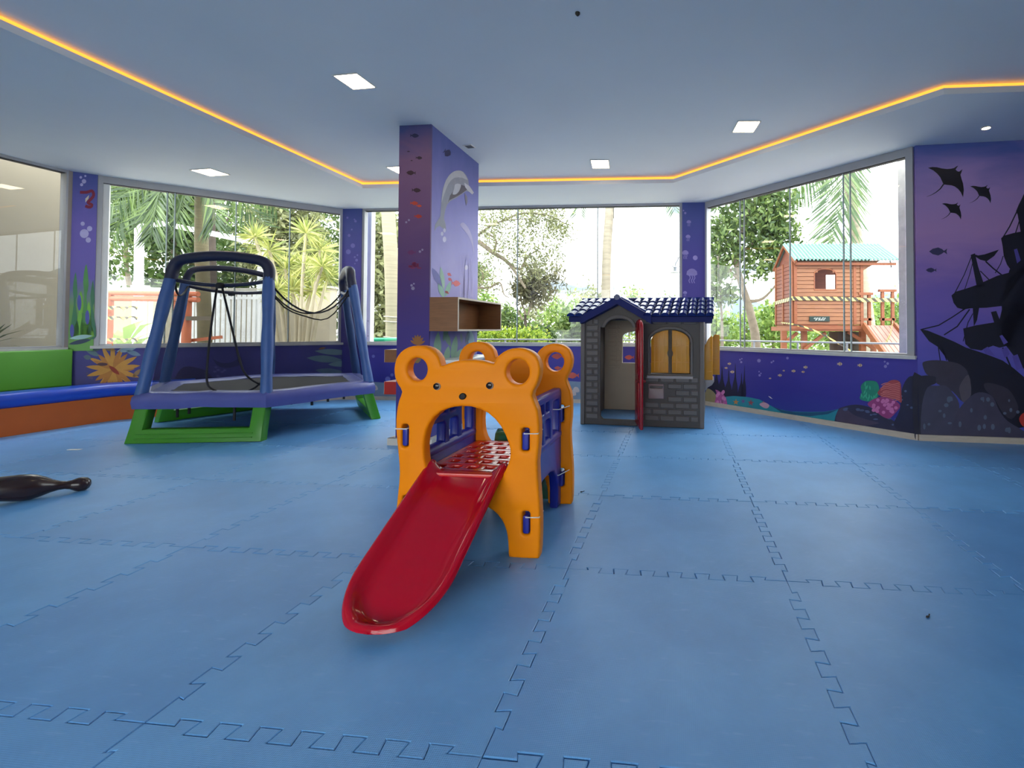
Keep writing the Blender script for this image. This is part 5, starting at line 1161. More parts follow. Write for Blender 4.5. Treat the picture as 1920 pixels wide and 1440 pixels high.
# --- through the right window
T = plant('leafy_tree', 'broad leafed tree with a slim pale trunk beside the wooden treehouse', 'tree', 1417, 12.0)
tube_px(T, [(1417, 640), (1410, 600), (1401, 565), (1388, 525), (1380, 480), (1392, 430), (1410, 380)], 12.0, 0.13, 0.05, bark, ground=True)
for pts in ([(1401, 565), (1430, 560), (1458, 530), (1475, 500)], [(1388, 525), (1360, 500), (1345, 470)], [(1380, 480), (1420, 450), (1460, 420)], [(1388, 525), (1375, 505), (1352, 515), (1336, 500)]): tube_px(T, pts, 12.0, 0.05, 0.015, bark, 'branch', 6)
foliage(T, [B(1400, 400, 12, 62, 70, 26), B(1362, 450, 12, 42, 44, 26), B(1452, 390, 12, 48, 46, 26), B(1462, 440, 12, 40, 34, 24), B(1425, 480, 12, 42, 34, 24), B(1345, 505, 12, 26, 18, 20), B(1470, 480, 12, 30, 18, 18)], 0.17, 0.075, g_mid)
T = plant('young_tree', 'thin young tree with sparse leaves at the right window corner', 'tree', 1350, 10.0)
tube_px(T, [(1354, 640), (1353, 590), (1349, 530), (1346, 480)], 10.0, 0.04, 0.012, bark, ground=True)
for pts in ([(1353, 580), (1340, 545), (1332, 520)], [(1351, 560), (1368, 535), (1376, 520)]): tube_px(T, pts, 10.0, 0.02, 0.008, bark, 'branch', 6)
foliage(T, [B(1348, 505, 10, 18, 12, 16), B(1335, 535, 10, 15, 10, 14), B(1368, 545, 10, 16, 10, 14), B(1345, 560, 10, 18, 10, 14)], 0.15, 0.065, g_mid)
def frond(parent, pts, Y, ln, mat, n=34, wd=0.035, hang=0.9, stem=0.022):
    S = [Vector(p) for p in spline([tuple(at_y(x, y, Y + dy)) for x, y, dy in pts], 6, False)]
    S = [p - parent.location for p in S]
    mb = MB(); mb.tube(S, [stem * (1 - 0.8 * i / (len(S) - 1)) for i in range(len(S))], 5); L = len(S) - 1
    for k in range(n):
        f = (k + 1) / (n + 1) * L; i = min(int(f), L - 1); p = S[i].lerp(S[i + 1], f - i); t = (S[i + 1] - S[i]).normalized(); sd = t.cross(Vector((0.15, 1, 0.25)))
        if sd.length < 0.1: sd = t.cross(Vector((0, 1, 0)))
        sd.normalize(); l = ln * (0.45 + 0.55 * math.sin(math.pi * min(1, 0.15 + 0.8 * k / n)))
        for sg in (-1, 1):
            d = (sd * sg * 0.75 + t * 0.55 + Vector((0, 0, -hang)) * 0.45 + Vector((rnd.uniform(-.1, .1), rnd.uniform(-.2, .2), rnd.uniform(-.1, .1)))).normalized()
            w = d.cross(Vector((rnd.uniform(-.3, .3), 1, rnd.uniform(-.3, .3)))).normalized() * wd / 2
            mb.add([p, p + d * l * 0.4 + w, p + d * l, p + d * l * 0.4 - w], [(0, 1, 2, 3)])
    return mb.build('frond', mat, parent, None, fix=False)
def trunk_rings(parent, pts, Y, r0, r1, mat):
    t = tube_px(parent, pts, Y, r0, r1, mat, 'trunk', 12, True)
    return t
T = plant('coconut_palm', 'tall leaning palm with drooping fronds behind the wooden treehouse', 'palm', 1632, 14.0)
trunk_rings(T, [(1632, 640), (1622, 560), (1609, 470), (1597, 380), (1588, 300), (1582, 235)], 14.0, 0.19, 0.15, bark2)
for pts in ([(1582, 235, 0), (1580, 290, -.6), (1568, 350, -1.0), (1547, 442, -1.2)], [(1582, 235, 0), (1550, 280, -.5), (1515, 325, -.8), (1480, 352, -1)], [(1582, 235, 0), (1592, 300, -.6), (1588, 380, -.9), (1570, 450, -1)], [(1582, 235, 0), (1630, 215, 0), (1680, 230, .4), (1720, 270, .8)], [(1582, 235, 0), (1545, 225, .5), (1500, 240, 1), (1470, 280, 1.5)], [(1582, 235, 0), (1600, 190, 0), (1640, 170, 1), (1690, 180, 2)]): frond(T, pts, 14.0, 1.3, g_palm, 50, 0.05)
for i, (x, y, Y, r) in enumerate(((1345, 618, 15.5, 36), (1400, 612, 19.5, 34), (1450, 606, 15.5, 36), (1505, 630, 19.5, 40), (1570, 620, 15.5, 38), (1640, 600, 19.5, 38), (1695, 590, 16, 38), (1760, 600, 20, 46))):
    T = plant('garden_bush', ('rounded bright green bush at the foot of the slim trunked tree', 'low green bush between the slim trunk and the treehouse', 'green bush against the hill left of the treehouse', 'green bush seen under the treehouse platform', 'green bush filling the gap behind the treehouse stilts', 'green bush behind the treehouse porch posts', 'green bush beyond the treehouse ramp', 'green bush hidden by the right window jamb')[i], 'bush', x, Y, 'bushes along the garden edge')
    foliage(T, [B(x, y, Y, r, 46, 26), B(x, y + 50, Y, r * 1.3, 30, 24)], 0.20, 0.085, g_bright); tube_px(T, [(x, 640), (x, y)], Y, 0.06, 0.03, bark, 'stem', 6, True)
# distant hills
ks = [(1100, 600), (1200, 596), (1300, 580), (1345, 558), (1370, 548), (1400, 560), (1435, 572), (1470, 566), (1500, 585), (1560, 590), (1620, 560), (1660, 548), (1720, 572), (1800, 590), (1950, 600)]
P = [at_y(x, y, 420) for x, y in ks]; mb = MB()
vs = []; 
for i, p in enumerate(P): vs += [(p.x, p.y, p.z), (p.x, p.y - 60, 0.45 * p.z + rnd.uniform(-2, 2)), (p.x, p.y - 150, -6), (p.x, p.y + 120, -6)]
mb.add(vs, [(i * 4 + a, i * 4 + b, i * 4 + 4 + b, i * 4 + 4 + a) for i in range(len(P) - 1) for a, b in ((0, 1), (1, 2), (3, 0))])
tag(mb.build('distant_hills', M('haze_tinted_hills', (92, 104, 124), 0.95, 0.12, 0.02), None, 180), 'bluish hills on the horizon beyond the treehouse', 'hills', None, None)  # blue-grey distance haze is put into the hill colour

# --- treehouse
TH = thing('treehouse', 'wooden playhouse on stilts with green corrugated roof outside the right window', 'treehouse', (at_y(1490, 640, 9.5).x, 9.5, GZ), 0.0)
plank_m = M('orange_brown_planks', (146, 98, 64), 0.6, 0.20, 4, stretch=(1, 1, 9)); plank_s = M('reddish_side_planks', (122, 68, 50), 0.6, 0.2, 4, stretch=(1, 1, 9)); beam_m = M('stained_beam_wood', (138, 78, 44), 0.6, 0.2, 5, stretch=(1, 1, 7))
def TF(x, y, yl=0.0): return px_front(TH, x, y, yl)
tw_, tz0, tz1 = TF(1618, 600)[0], TF(1550, 609)[1], TF(1550, 489)[1]; td = 1.15
wx0, wx1, wz0, wz1, wzs = TF(1528, 540)[0], TF(1567, 540)[0], TF(1545, 543)[1], TF(1545, 505)[1], TF(1545, 514)[1]
fwall = MB().box((tw_ / 2, 0.03, tz0 - 0.02), (tw_, 0.03, 0.03)).build('front_wall', beam_m, TH)
npl = 16; ph = (tz1 - tz0) / npl
for k in range(npl):
    za, zb = tz0 + k * ph + 0.004, tz0 + (k + 1) * ph - 0.004; zc = (za + zb) / 2
    segs = [(0.04, tw_ - 0.04)]
    if wz0 < zc < wz1:
        inset = 0.0 if zc < wzs else (wx1 - wx0) / 2 * (1 - math.sqrt(max(0, 1 - ((zc - wzs) / (wz1 - wzs)) ** 2)))
        segs = [(0.04, wx0 + inset), (wx1 - inset, tw_ - 0.04)]
    for a, b in segs: MB().slab([(a, za), (b, za), (b, zb), (a, zb)], [], 0.025, 0.004, lambda u, v, w: (u, w, v), seg=1).build('plank', plank_m, fwall)
MB().slab(offset_loop([(wx0, wz0), (wx1, wz0)] + [((wx0 + wx1) / 2 + (wx1 - wx0) / 2 * math.cos(a), wzs + (wz1 - wzs) * math.sin(a)) for a in [math.pi * k / 10 for k in range(11)]], -0.02), [[(wx0, wz0), (wx1, wz0)] + [((wx0 + wx1) / 2 + (wx1 - wx0) / 2 * math.cos(a), wzs + (wz1 - wzs) * math.sin(a)) for a in [math.pi * k / 10 for k in range(11)]]], 0.04, 0.003, lambda u, v, w: (u, w - 0.006, v), seg=1).build('window_frame', beam_m, TH)
for u in (0.02, tw_ - 0.02, tw_ - 0.16): MB().box((u, 0.015, (tz0 + tz1) / 2), (0.055, 0.06, tz1 - tz0)).build('corner_post', beam_m, TH)
swl = MB().box((0.015, td / 2, tz0 - 0.02), (0.03, td, 0.03)).build('side_wall', beam_m, TH)
for k in range(npl):
    za, zb = tz0 + k * ph + 0.004, tz0 + (k + 1) * ph - 0.004
    MB().box((0.0, td / 2, (za + zb) / 2), (0.025, td - 0.06, zb - za)).build('plank', plank_s, swl)
for yy in (0.06, td * 0.55, td - 0.03): MB().box((-0.012, yy, (tz0 + tz1) / 2 + 0.0), (0.04, 0.06, tz1 - tz0)).build('batten', beam_m, TH)
MB().slab([(0.02, tz0), (tw_, tz0), (tw_, tz1), (0.02, tz1)], [[(1.10, tz0 + 0.5), (1.31, tz0 + 0.5), (1.31, tz1 - 0.15), (1.10, tz1 - 0.15)]], 0.03, 0.0, lambda u, v, w: (u, td - 0.03 + w, v)).build('rear_wall', plank_s, TH)
MB().slab([(0.03, tz0), (tw_ - 0.02, tz0), (tw_ - 0.02, tz1), (0.03, tz1)], [[(wx0, wz0), (wx1, wz0)] + [((wx0 + wx1) / 2 + (wx1 - wx0) / 2 * math.cos(a), wzs + (wz1 - wzs) * math.sin(a)) for a in [math.pi * k / 10 for k in range(11)]]], 0.012, 0.0, lambda u, v, w: (u, 0.026 + w, v)).build('wall_lining', plank_s, TH)
MB().box((tw_ / 2 + 0.02, td / 2, tz0 - 0.08), (tw_ + 0.22, td + 0.16, 0.09)).build('platform', beam_m, TH); MB().box((tw_ / 2 + 0.02, -0.085, tz0 - 0.06), (tw_ + 0.24, 0.03, 0.06)).build('platform_edge', beam_m, TH)
rx0, rx1 = TF(1467, 459, td / 2)[0], TF(1648, 459, td / 2)[0]; rzr = TF(1560, 459, td / 2)[1]; rze = TF(1560, 489, -0.12)[1]
ex0, ex1 = TF(1489, 489, -0.12)[0], TF(1688, 489, -0.12)[0]
mb = MB(); nr = 112; vs = []
for side, yy in ((0, -0.14), (1, td + 0.14)):
    top_, bot = [], []
    for k in range(nr + 1):
        f = k / nr; h = 0.032 * (1 if (k // 2) % 2 else 0)
        top_.append((rx0 + (rx1 - rx0) * f, td / 2, rzr + h)); bot.append((ex0 + (ex1 - ex0) * f, yy, rze + h))
    o_ = len(mb.v); mb.add(top_ + bot, [(k, k + 1, nr + 2 + k, nr + 1 + k) for k in range(nr)])
rf = mb.build('roof_sheet', M('mint_green_metal_roof', (104, 138, 128), 0.5, 0.06, 5), TH, None, fix=False); md = rf.modifiers.new('t', 'SOLIDIFY'); md.thickness = 0.006
MB().prism([(rx0 + 0.09, -0.0, tz1), (rx0 + 0.09, td, tz1), (rx0 + 0.09, td / 2, rzr - 0.05)], (0.03, 0, 0)).build('gable_wall', plank_s, TH)
for yy in (-0.12, td + 0.12): MB().bar((rx0 + 0.03, td / 2, rzr - 0.03), (ex0 + 0.03, yy, rze - 0.03), 0.04, 0.05).build('barge_board', beam_m, TH)
MB().bar((rx0 + 0.05, td / 2, rzr - 0.06), (rx1 - 0.05, td / 2, rzr - 0.06), 0.05, 0.06).build('ridge_beam', beam_m, TH); MB().bar((ex0 + 0.05, -0.06, rze - 0.05), (ex1 - 0.05, -0.06, rze - 0.05), 0.04, 0.05).build('eave_beam', beam_m, TH)
MB().prism([(tw_, 0.02, tz1), (tw_ + 0.38, 0.02, tz1 + 0.02), (tw_, 0.02, tz1 - 0.20)], (0, 0.04, 0)).build('porch_bracket', plank_m, TH)
for x, y in ((1508, 630), (1470, 630), (1618, 635)): u = TF(x, y, 0.1)[0]; MB().box((u, 0.12, (tz0 - 0.12) / 2), (0.10, 0.10, tz0 - 0.12)).build('stilt', beam_m, TH)
for (xa, ya, xb, yb) in ((1508, 655, 1548, 624), (1640, 655, 1590, 622), (1475, 640, 1495, 624)):
    a, b = TF(xa, ya, 0.05), TF(xb, yb, 0.05); MB().bar((a[0], 0.05, a[1]), (b[0], 0.05, b[1]), 0.05, 0.06).build('brace', beam_m, TH)
MB().lathe([(0.42, 0), (0.36, 0.4), (0.33, 0.9), (0.34, tz0 - 0.14)], 14, Matrix.Translation((TF(1588, 640, 0.6)[0], 0.62, 0))).build('stump_support', bark3, TH, 60)
# porch rail frames
for x0_, x1_, yt, yb_ in ((1613, 1632, 551, 610), (1652, 1676, 545, 610)):
    a, b = TF(x0_, yb_, 0.02), TF(x1_, yt, 0.02); pz = tz0 - 0.05
    for u in (a[0] + 0.03, b[0] - 0.03): MB().box((u, 0.02, (pz + b[1]) / 2), (0.055, 0.05, b[1] - pz)).build('rail_post', beam_m, TH)
    MB().box(((a[0] + b[0]) / 2, 0.02, b[1]), (b[0] - a[0] + 0.08, 0.08, 0.05)).build('rail_cap', beam_m, TH); MB().box(((a[0] + b[0]) / 2, 0.02, pz + 0.16), (b[0] - a[0] + 0.04, 0.05, 0.05)).build('rail_bar', beam_m, TH)
MB().box(((tw_ + ex1) / 2, 0.45, tz0 - 0.07), (ex1 - tw_ + 0.05, 1.0, 0.05)).build('porch_deck', beam_m, TH)
for u in (tw_ + 0.10, ex1 - 0.04): MB().box((u, 0.85, (tz0 - 0.1) / 2), (0.09, 0.09, tz0 - 0.1)).build('stilt', beam_m, TH)
# ramp of long planks
ra = Vector((TF(1622, 609, -0.12)[0], -0.12, tz0 - 0.02)); rbw = TF(1674, 609, -0.12)[0] - ra.x; rl = 1.55; rdir = Vector((0.02, -0.80, -0.60)).normalized()
rl = (ra.z - 0.02) / -rdir.z
for k in range(6):
    w = rbw / 6; c0 = ra + Vector((w * (k + 0.5), 0, 0)); MB().bar(c0, c0 + rdir * rl, w - 0.010, 0.025).build('ramp_plank', M('pinkish_ramp_wood', (170, 122, 108), 0.6, 0.12, 4), TH)
for u in (-0.03, rbw + 0.03): c0 = ra + Vector((u, 0, 0.02)); MB().bar(c0, c0 + rdir * rl, 0.05, 0.11).build('ramp_side', beam_m, TH)
MB().tube([(ex1 - 0.45, 0.3, rze + 0.22), (ex1 - 0.2, 0.2, rze + 0.22), (ex1 - 0.06, 0.15, rze + 0.12), (ex1 - 0.04, 0.12, rze - 0.1)], 0.018, 8).build('bent_pipe', M('grey_steel_pipe', (140, 140, 142), 0.4), TH, 60)
# name board with two lines of tiny lettering
a, b = TF(1517, 603), TF(1555, 593)
sg = MB().slab([(a[0], a[1]), (b[0], a[1]), (b[0], b[1]), (a[0], b[1])], [], 0.015, 0.003, lambda u, v, w: (u, w - 0.022, v), seg=1).build('name_board', M('dark_green_sign', (26, 48, 34), 0.4), TH)
for (f0, f1, zf) in ((0.20, 0.55, 0.62), (0.59, 0.80, 0.64), (0.27, 0.38, 0.33), (0.42, 0.75, 0.33)):
    n_ = int((f1 - f0) * 28); mb = MB(); hgt = (b[1] - a[1])
    for i in range(n_):
        u = a[0] + (b[0] - a[0]) * (f0 + (f1 - f0) * (i + 0.5) / n_); mb.box((u, -0.0235, a[1] + hgt * (zf + 0.03 * ((i * 7) % 3 - 1))), (0.0075, 0.002, hgt * (0.12 + 0.05 * ((i * 5) % 3))))
    mb.build('lettering', M('white_sign_paint', (220, 224, 214), 0.5), sg)
def stripe_mat():
    def bld(n, l, out):
        tcn = n.new('ShaderNodeTexCoord'); w = n.new('ShaderNodeTexWave'); w.bands_direction = 'DIAGONAL'; w.inputs['Scale'].default_value = 4.2; l.new(tcn.outputs['Object'], w.inputs['Vector'])
        r = n.new('ShaderNodeValToRGB'); r.color_ramp.interpolation = 'CONSTANT'; r.color_ramp.elements[0].color = L3((232, 206, 110)); r.color_ramp.elements[1].position = 0.5; r.color_ramp.elements[1].color = L3((66, 58, 44))
        p = n.new('ShaderNodeBsdfPrincipled'); p.inputs['Roughness'].default_value = 0.4; l.new(w.outputs['Fac'], r.inputs['Fac']); l.new(r.outputs['Color'], p.inputs['Base Color']); l.new(p.outputs[0], out.inputs[0])
    return mix_shader('yellow_black_tape', bld)
TAPE = stripe_mat()
def ribbon(name, label, P, w, twist=0.0, group=None):
    P = [Vector(p) for p in spline([tuple(p) for p in P], 5, False)]; base = P[0]
    mb = MB(); vs = []
    for i, p in enumerate(P):
        t = (P[min(i + 1, len(P) - 1)] - P[max(i - 1, 0)]).normalized(); a = twist * i; u = Vector((0, 0, 1)) * math.cos(a) + Vector((0, 1, 0)) * math.sin(a); u = (u - t * u.dot(t)).normalized()
        nn = t.cross(u) * 0.0015
        vs += [p - base + u * w / 2 + nn, p - base - u * w / 2 + nn, p - base - u * w / 2 - nn, p - base + u * w / 2 - nn]
    mb.add(vs, [(i * 4 + a, i * 4 + b, i * 4 + 4 + b, i * 4 + 4 + a) for i in range(len(P) - 1) for a, b in ((0, 1), (1, 2), (2, 3), (3, 0))])
    o = mb.build(name, TAPE, None, None, fix=False); o.location = base
    return tag(o, label, 'tape', group)
def tw(u, y, z): return TH.location + Vector((u, y, z))
zt = TF(1550, 560)[1]
ribbon('caution_tape', 'yellow and black tape wrapped around the treehouse wall and porch', [tw(-0.03, td, zt - 0.03), tw(-0.045, 0.02, zt), tw(-0.03, -0.03, zt), tw(tw_ * 0.5, -0.03, zt), tw(tw_ + 0.02, -0.03, zt - 0.02), tw(ex1 - 0.75, -0.05, zt - 0.03), tw(ex1 - 0.1, -0.05, zt - 0.03), tw(ex1 + 0.3, 0.1, zt - 0.05)], 0.075)
ribbon('caution_tape', 'loose tape slanting down across the treehouse stilts', [tw(-0.04, td * 0.6, tz0 + 0.05), tw(-0.03, -0.1, tz0 + 0.0), tw(0.35, -0.14, tz0 - 0.12), tw(0.9, -0.14, tz0 - 0.42), tw(1.25, -0.14, tz0 - 0.66)], 0.03)
ribbon('caution_tape', 'tape strip crossing diagonally over the pinkish ramp', [ra + TH.location + Vector((rbw * 0.98, -0.02, 0.10)), ra + TH.location + Vector((rbw * 0.55, -0.35, -0.16)), ra + TH.location + Vector((rbw * 0.2, -0.55, -0.30))], 0.05)
cp = at_y(1697, 640, 5.7)
t = thing('concrete_post', 'slim grey concrete post standing just outside the right window', 'post', (cp.x, cp.y, GZ)); MB().box((0, 0, 1.75), (0.088, 0.088, 3.5), 0.5).build('shaft', M('rough_grey_concrete', (176, 172, 164), 0.85, 0.15, 12, bump=0.4, bscale=30), t); MB().box((0, 0, 0.08), (0.2, 0.2, 0.16), 0.5).build('footing', M('rough_grey_concrete'), t)
# garden railing along the window walls
t = thing('garden_railing', 'low grey metal railing running outside below the windows', 'railing', (0, 0, 0))
rail_m = M('weathered_rail_metal', (150, 152, 150), 0.45, 0.1); nx, ny = outward(C1, C2); nx2, ny2 = outward(C2, C3)
RP = [Vector((-3.2 + nx, 7.55 + ny * 1.3, 0)), Vector((1.5 + nx * 1.2, 7.1 + ny * 1.4, 0)), Vector((C3[0] + nx2 * 1.9 - 0.6, C3[1] + ny2 * 1.9 + 0.6, 0))]
for z in (0.93, 0.80): MB().tube([p + Vector((0, 0, z)) for p in RP], 0.014 if z > 0.9 else 0.010, 8).build('rail', rail_m, t, 60)
for a, b, n_ in ((RP[0], RP[1], 5), (RP[1], RP[2], 4)):
    for k in range(n_): p = a.lerp(b, k / n_); MB().tube([p + Vector((0, 0, GZ)), p + Vector((0, 0, 0.93))], 0.016, 8).build('post', rail_m, t, 60)

# --- through the back window
T = plant('feathery_tree', 'spreading tree with fine feathery leaves right of the column', 'tree', 830, 12.0)
tube_px(T, [(800, 640), (815, 560), (840, 490), (885, 452), (925, 474), (955, 495), (985, 540)], 12.0, 0.11, 0.03, bark, ground=True)
for pts in ([(925, 474), (930, 450), (905, 435), (890, 445)], [(885, 452), (910, 430), (940, 415), (985, 410)], [(955, 495), (975, 505), (990, 480), (1010, 470)], [(885, 538), (915, 540), (937, 530), (945, 552), (955, 558)], [(940, 415), (980, 400), (1030, 405), (1060, 420)], [(902, 500), (906, 525), (898, 540)]): tube_px(T, pts, 12.0, 0.035, 0.012, bark, 'branch', 6)
foliage(T, [B(x, y, 12, r, int(n * 1.25), 20) for x, y, r, n in ((920, 410, 45, 34), (975, 405, 45, 34), (1020, 415, 40, 28), (1050, 430, 28, 14), (930, 465, 40, 22), (985, 460, 40, 24), (1030, 470, 32, 14), (910, 520, 32, 14), (1040, 400, 30, 16), (1000, 495, 34, 16))], 0.13, 0.034, g_pale, 0.6)
T = plant('tangled_shrub', 'dark tangled shrub with dry stems in front of the feathery tree', 'shrub', 985, 13.0)
foliage(T, [B(985, 545, 13, 24, 50, 26), B(1015, 540, 13, 32, 34, 20), B(1000, 515, 13, 28, 26, 18), B(1045, 525, 13, 26, 14, 14)], 0.20, 0.045, g_brown, 1.2)
for pts in ([(985, 590), (975, 550), (980, 520)], [(990, 590), (1000, 550), (992, 510)], [(980, 600), (968, 570), (975, 530)]): tube_px(T, pts, 12.9, 0.03, 0.012, bark, 'stem', 6)
tube_px(T, [(985, 640), (985, 590)], 13, 0.06, 0.04, bark3, 'stem', 6, True)
T = plant('coconut_palm', 'straight palm trunk rising past the middle of the back window', 'palm', 1137, 13.0)
trunk_rings(T, [(1137, 640), (1136, 560), (1138, 470), (1143, 390), (1146, 300), (1148, 240)], 13.0, 0.135, 0.115, bark2)
MB().tube([at_y(1151, y, 12.9) - T.location for y in (300, 400, 470, 560)], 0.012, 6).build('cable', M('dark_cable', (60, 60, 60), 0.6), T)
for pts in ([(1148, 240, 0), (1120, 250, 0), (1095, 320, -.3), (1085, 400, -.3)], [(1148, 240, 0), (1200, 245, 0), (1245, 310, -.2), (1266, 395, -.2)], [(1148, 240, 0), (1110, 220, .5), (1060, 250, .6), (1030, 320, .6)], [(1148, 240, 0), (1180, 200, .5), (1240, 200, .6), (1300, 250, .6)], [(1148, 240, 0), (1150, 290, -1), (1140, 340, -1.4), (1130, 380, -1.6)] if False else [(1148, 240, 0), (1170, 190, -1), (1180, 170, -2), (1190, 200, -3)]): frond(T, pts, 13.0, 0.75, g_palm, 36)
for i, (x, y, Y, r, m_, sq) in enumerate(((905, 580, 18, 34, g_bright, 1), (955, 605, 15.5, 30, g_mid, 1), (1010, 600, 18.5, 36, g_pale, 1), (1055, 585, 15.5, 38, g_bright, 1), (1075, 620, 11.2, 28, g_mid, 1), (1110, 575, 19, 34, g_pale, 1), (1180, 580, 15.5, 36, g_bright, 1), (1240, 590, 19, 36, g_mid, 1), (1300, 590, 23, 34, g_pale, 1), (905, 625, 10.4, 22, g_deep, 1), (1018, 640, 10.2, 18, g_deep, 1))):
    labs = ('pale bush at the foot of the feathery tree', 'green bush behind the lime hedge', 'olive bush below the tangled shrub', 'tall bright bush left of the playhouse roof', 'green bush directly behind the playhouse wall', 'pale bush beside the straight palm trunk', 'bright bush above the playhouse roof', 'green bush right of the straight palm trunk', 'pale bush behind the jellyfish pilaster', 'dark bush under the wooden box shelf', 'dark bush right of the lime hedge')
    T = plant('garden_bush', labs[i], 'bush', x, Y, 'bushes beyond the back window')
    foliage(T, [B(x, y, Y, r, 44, 24), B(x, y + 45, Y, r * 1.25, 26, 22)], 0.19, 0.07, m_); tube_px(T, [(x, 640), (x, y)], Y, 0.05, 0.02, bark, 'stem', 6, True)
T = plant('lime_hedge', 'clipped yellow green hedge just outside the back window', 'hedge', 960, 9.4)
foliage(T, [B(x, 637, 9.4, 13, 26, 22, 1.6) for x in range(915, 1012, 12)] + [B(x, 654, 9.4, 14, 16, 20, 1.6) for x in range(915, 1012, 14)], 0.07, 0.035, g_lime, -0.4); MB().box((0, 0, 0.25), (0.8, 0.2, 0.5)).build('stem', bark, T)
lp_ = on_wall(1266, 500, C1, C2, -0.45); t = thing('garden_lantern', 'small white bell shaped outdoor lantern beside the jellyfish pilaster', 'lamp', (lp_.x, lp_.y, lp_.z - 0.10))
wl_m = M('white_lantern_metal', (206, 210, 206), 0.4); MB().lathe([(0.085, 0.0), (0.08, 0.012), (0.035, 0.03), (0.028, 0.07), (0.04, 0.09), (0.02, 0.11)], 14).build('bell', wl_m, t, 50); MB().tube([(0, 0, 0.11), (0.01, 0, 0.16), (0.04, 0, 0.20), (0.05, 0, 0.25)], 0.012, 8).build('hook', wl_m, t, 60); MB().bar((-0.06, 0, 0.105), (0.08, 0, 0.105), 0.012, 0.012).build('cross_bar', wl_m, t); MB().bar((0.05, 0, 0.24), (0.16, -0.26, 0.26), 0.02, 0.02).build('wall_arm', wl_m, t)

# --- through the narrow window left of the column
pp = at_y(689, 640, 7.95); t = thing('white_post', 'wide white exterior post at the window left of the column', 'post', (pp.x, pp.y, GZ)); MB().box((0, 0, 1.8), (0.145, 0.12, 3.6)).build('shaft', M('white_render', (232, 232, 230), 0.6, 0.03), t); MB().box((0, 0, 0.06), (0.2, 0.18, 0.12)).build('footing', M('white_render'), t)
for y in (602, 630): p = at_y(690, y, 7.88); MB().lathe([(0.008, 0), (0.008, 0.006)], 8, Matrix.Translation(Vector((p.x, 7.885, p.z)) - t.location) @ Matrix.Rotation(math.pi / 2, 4, 'X')).build('screw', M('grey_steel_pipe'), t)
T = plant('banded_palm', 'thick ringed palm trunk seen left of the column', 'palm', 733, 10.0)
trunk_rings(T, [(737, 640), (736, 560), (733, 480), (728, 400), (726, 330)], 10.0, 0.15, 0.13, M('banded_palm_bark', (162, 152, 126), 0.85, 0.2, 2, bump=0.7, bscale=8, stretch=(0.5, 0.5, 14)))
for y in (594, 603, 632): p = at_y(736, y, 10); MB().tube([(p.x + 0.165 * math.cos(a) - T.location.x, p.y + 0.165 * math.sin(a) - T.location.y, p.z - T.location.z + 0.01 * math.sin(2 * a)) for a in [2 * math.pi * k / 16 for k in range(16)]], 0.008, 6, closed=True).build('tie_wire', M('pale_rope', (214, 208, 196), 0.7), T)
for pts in ([(726, 330, 0), (700, 330, 0), (680, 380, 0), (670, 430, 0)], [(726, 330, 0), (760, 320, 0), (800, 350, 0), (830, 420, 0)]): frond(T, pts, 10.0, 0.6, g_palm, 30)
bp_ = at_y(711, 640, 9.3); t = thing('green_bin', 'green plastic wheeled bin outside beside the ringed palm', 'bin', (bp_.x, bp_.y, GZ)); bin_m = M('emerald_bin_plastic', (30, 152, 110), 0.4, 0.05)
MB().prism([(-0.19, -0.22, 0.08), (0.19, -0.22, 0.08), (0.23, -0.27, 1.12), (-0.23, -0.27, 1.12)], (0, 0.5, 0)).build('body', bin_m, t); MB().slab(rrect(-0.26, -0.30, 0.26, 0.30, 0.05), [], 0.06, 0.02, lambda u, v, w: (u, v, 1.19 - w)).build('lid', bin_m, t, 50); MB().bar((-0.2, -0.32, 1.10), (0.2, -0.32, 1.10), 0.03, 0.03).build('handle', bin_m, t)
for s in (-1, 1): MB().lathe([(0.09, -0.02), (0.09, 0.02)], 14, Matrix.Translation((s * 0.2, 0.25, 0.09)) @ Matrix.Rotation(math.pi / 2, 4, 'Y')).build('wheel', black_p, t)

# --- through the left window
white_paint = M('white_painted_steel', (232, 234, 236), 0.5, 0.03)
gp = at_y(335, 640, 11.6); t = thing('slatted_gate', 'white slatted metal gate standing behind the trampoline net', 'gate', (gp.x, gp.y, GZ)); gx = at_y(500, 640, 11.6).x - gp.x; gzt = at_y(420, 548, 11.6).z - GZ
for z in (0.12, gzt - 0.14, gzt): MB().box((gx / 2, 0, z), (gx, 0.05, 0.06)).build('gate_rail', white_paint, t)
for k in range(17): MB().box((gx * (k + 0.5) / 17, 0, gzt / 2), (gx / 17 * 0.62, 0.03, gzt - 0.06)).build('slat', white_paint, t)
p = at_y(261, 640, 12.2); t = thing('white_pergola', 'white pergola posts and beams standing among the garden trees', 'pergola', (p.x, p.y, GZ))
def tp(x, y, Y): return at_y(x, y, Y) - t.location
MB().bar((0, 0, 0), tp(261, 428, 12.2), 0.13, 0.13, (0, 1, 0)).build('post', white_paint, t); q2 = tp(492, 455, 11.9); MB().bar((q2.x, q2.y, 0), q2, 0.13, 0.13, (0, 1, 0)).build('post', white_paint, t)
MB().bar(tp(300, 418, 13.5), tp(497, 458, 11.9), 0.12, 0.13).build('beam', white_paint, t); MB().bar(tp(261, 424, 12.2), tp(310, 420, 13.4), 0.10, 0.10).build('beam', white_paint, t); MB().box((0, 0, tp(261, 538, 12.2).z), (0.30, 0.2, 0.08)).build('collar', white_paint, t); MB().bar(tp(250, 540, 12.2), tp(330, 546, 12.4), 0.06, 0.10).build('beam', white_paint, t)
for k, x in enumerate((252, 262, 272, 283)): a = tp(x, 560, 12.1); MB().box((a.x, a.y, a.z / 2), (0.07, 0.04, a.z)).build('baluster', white_paint, t)
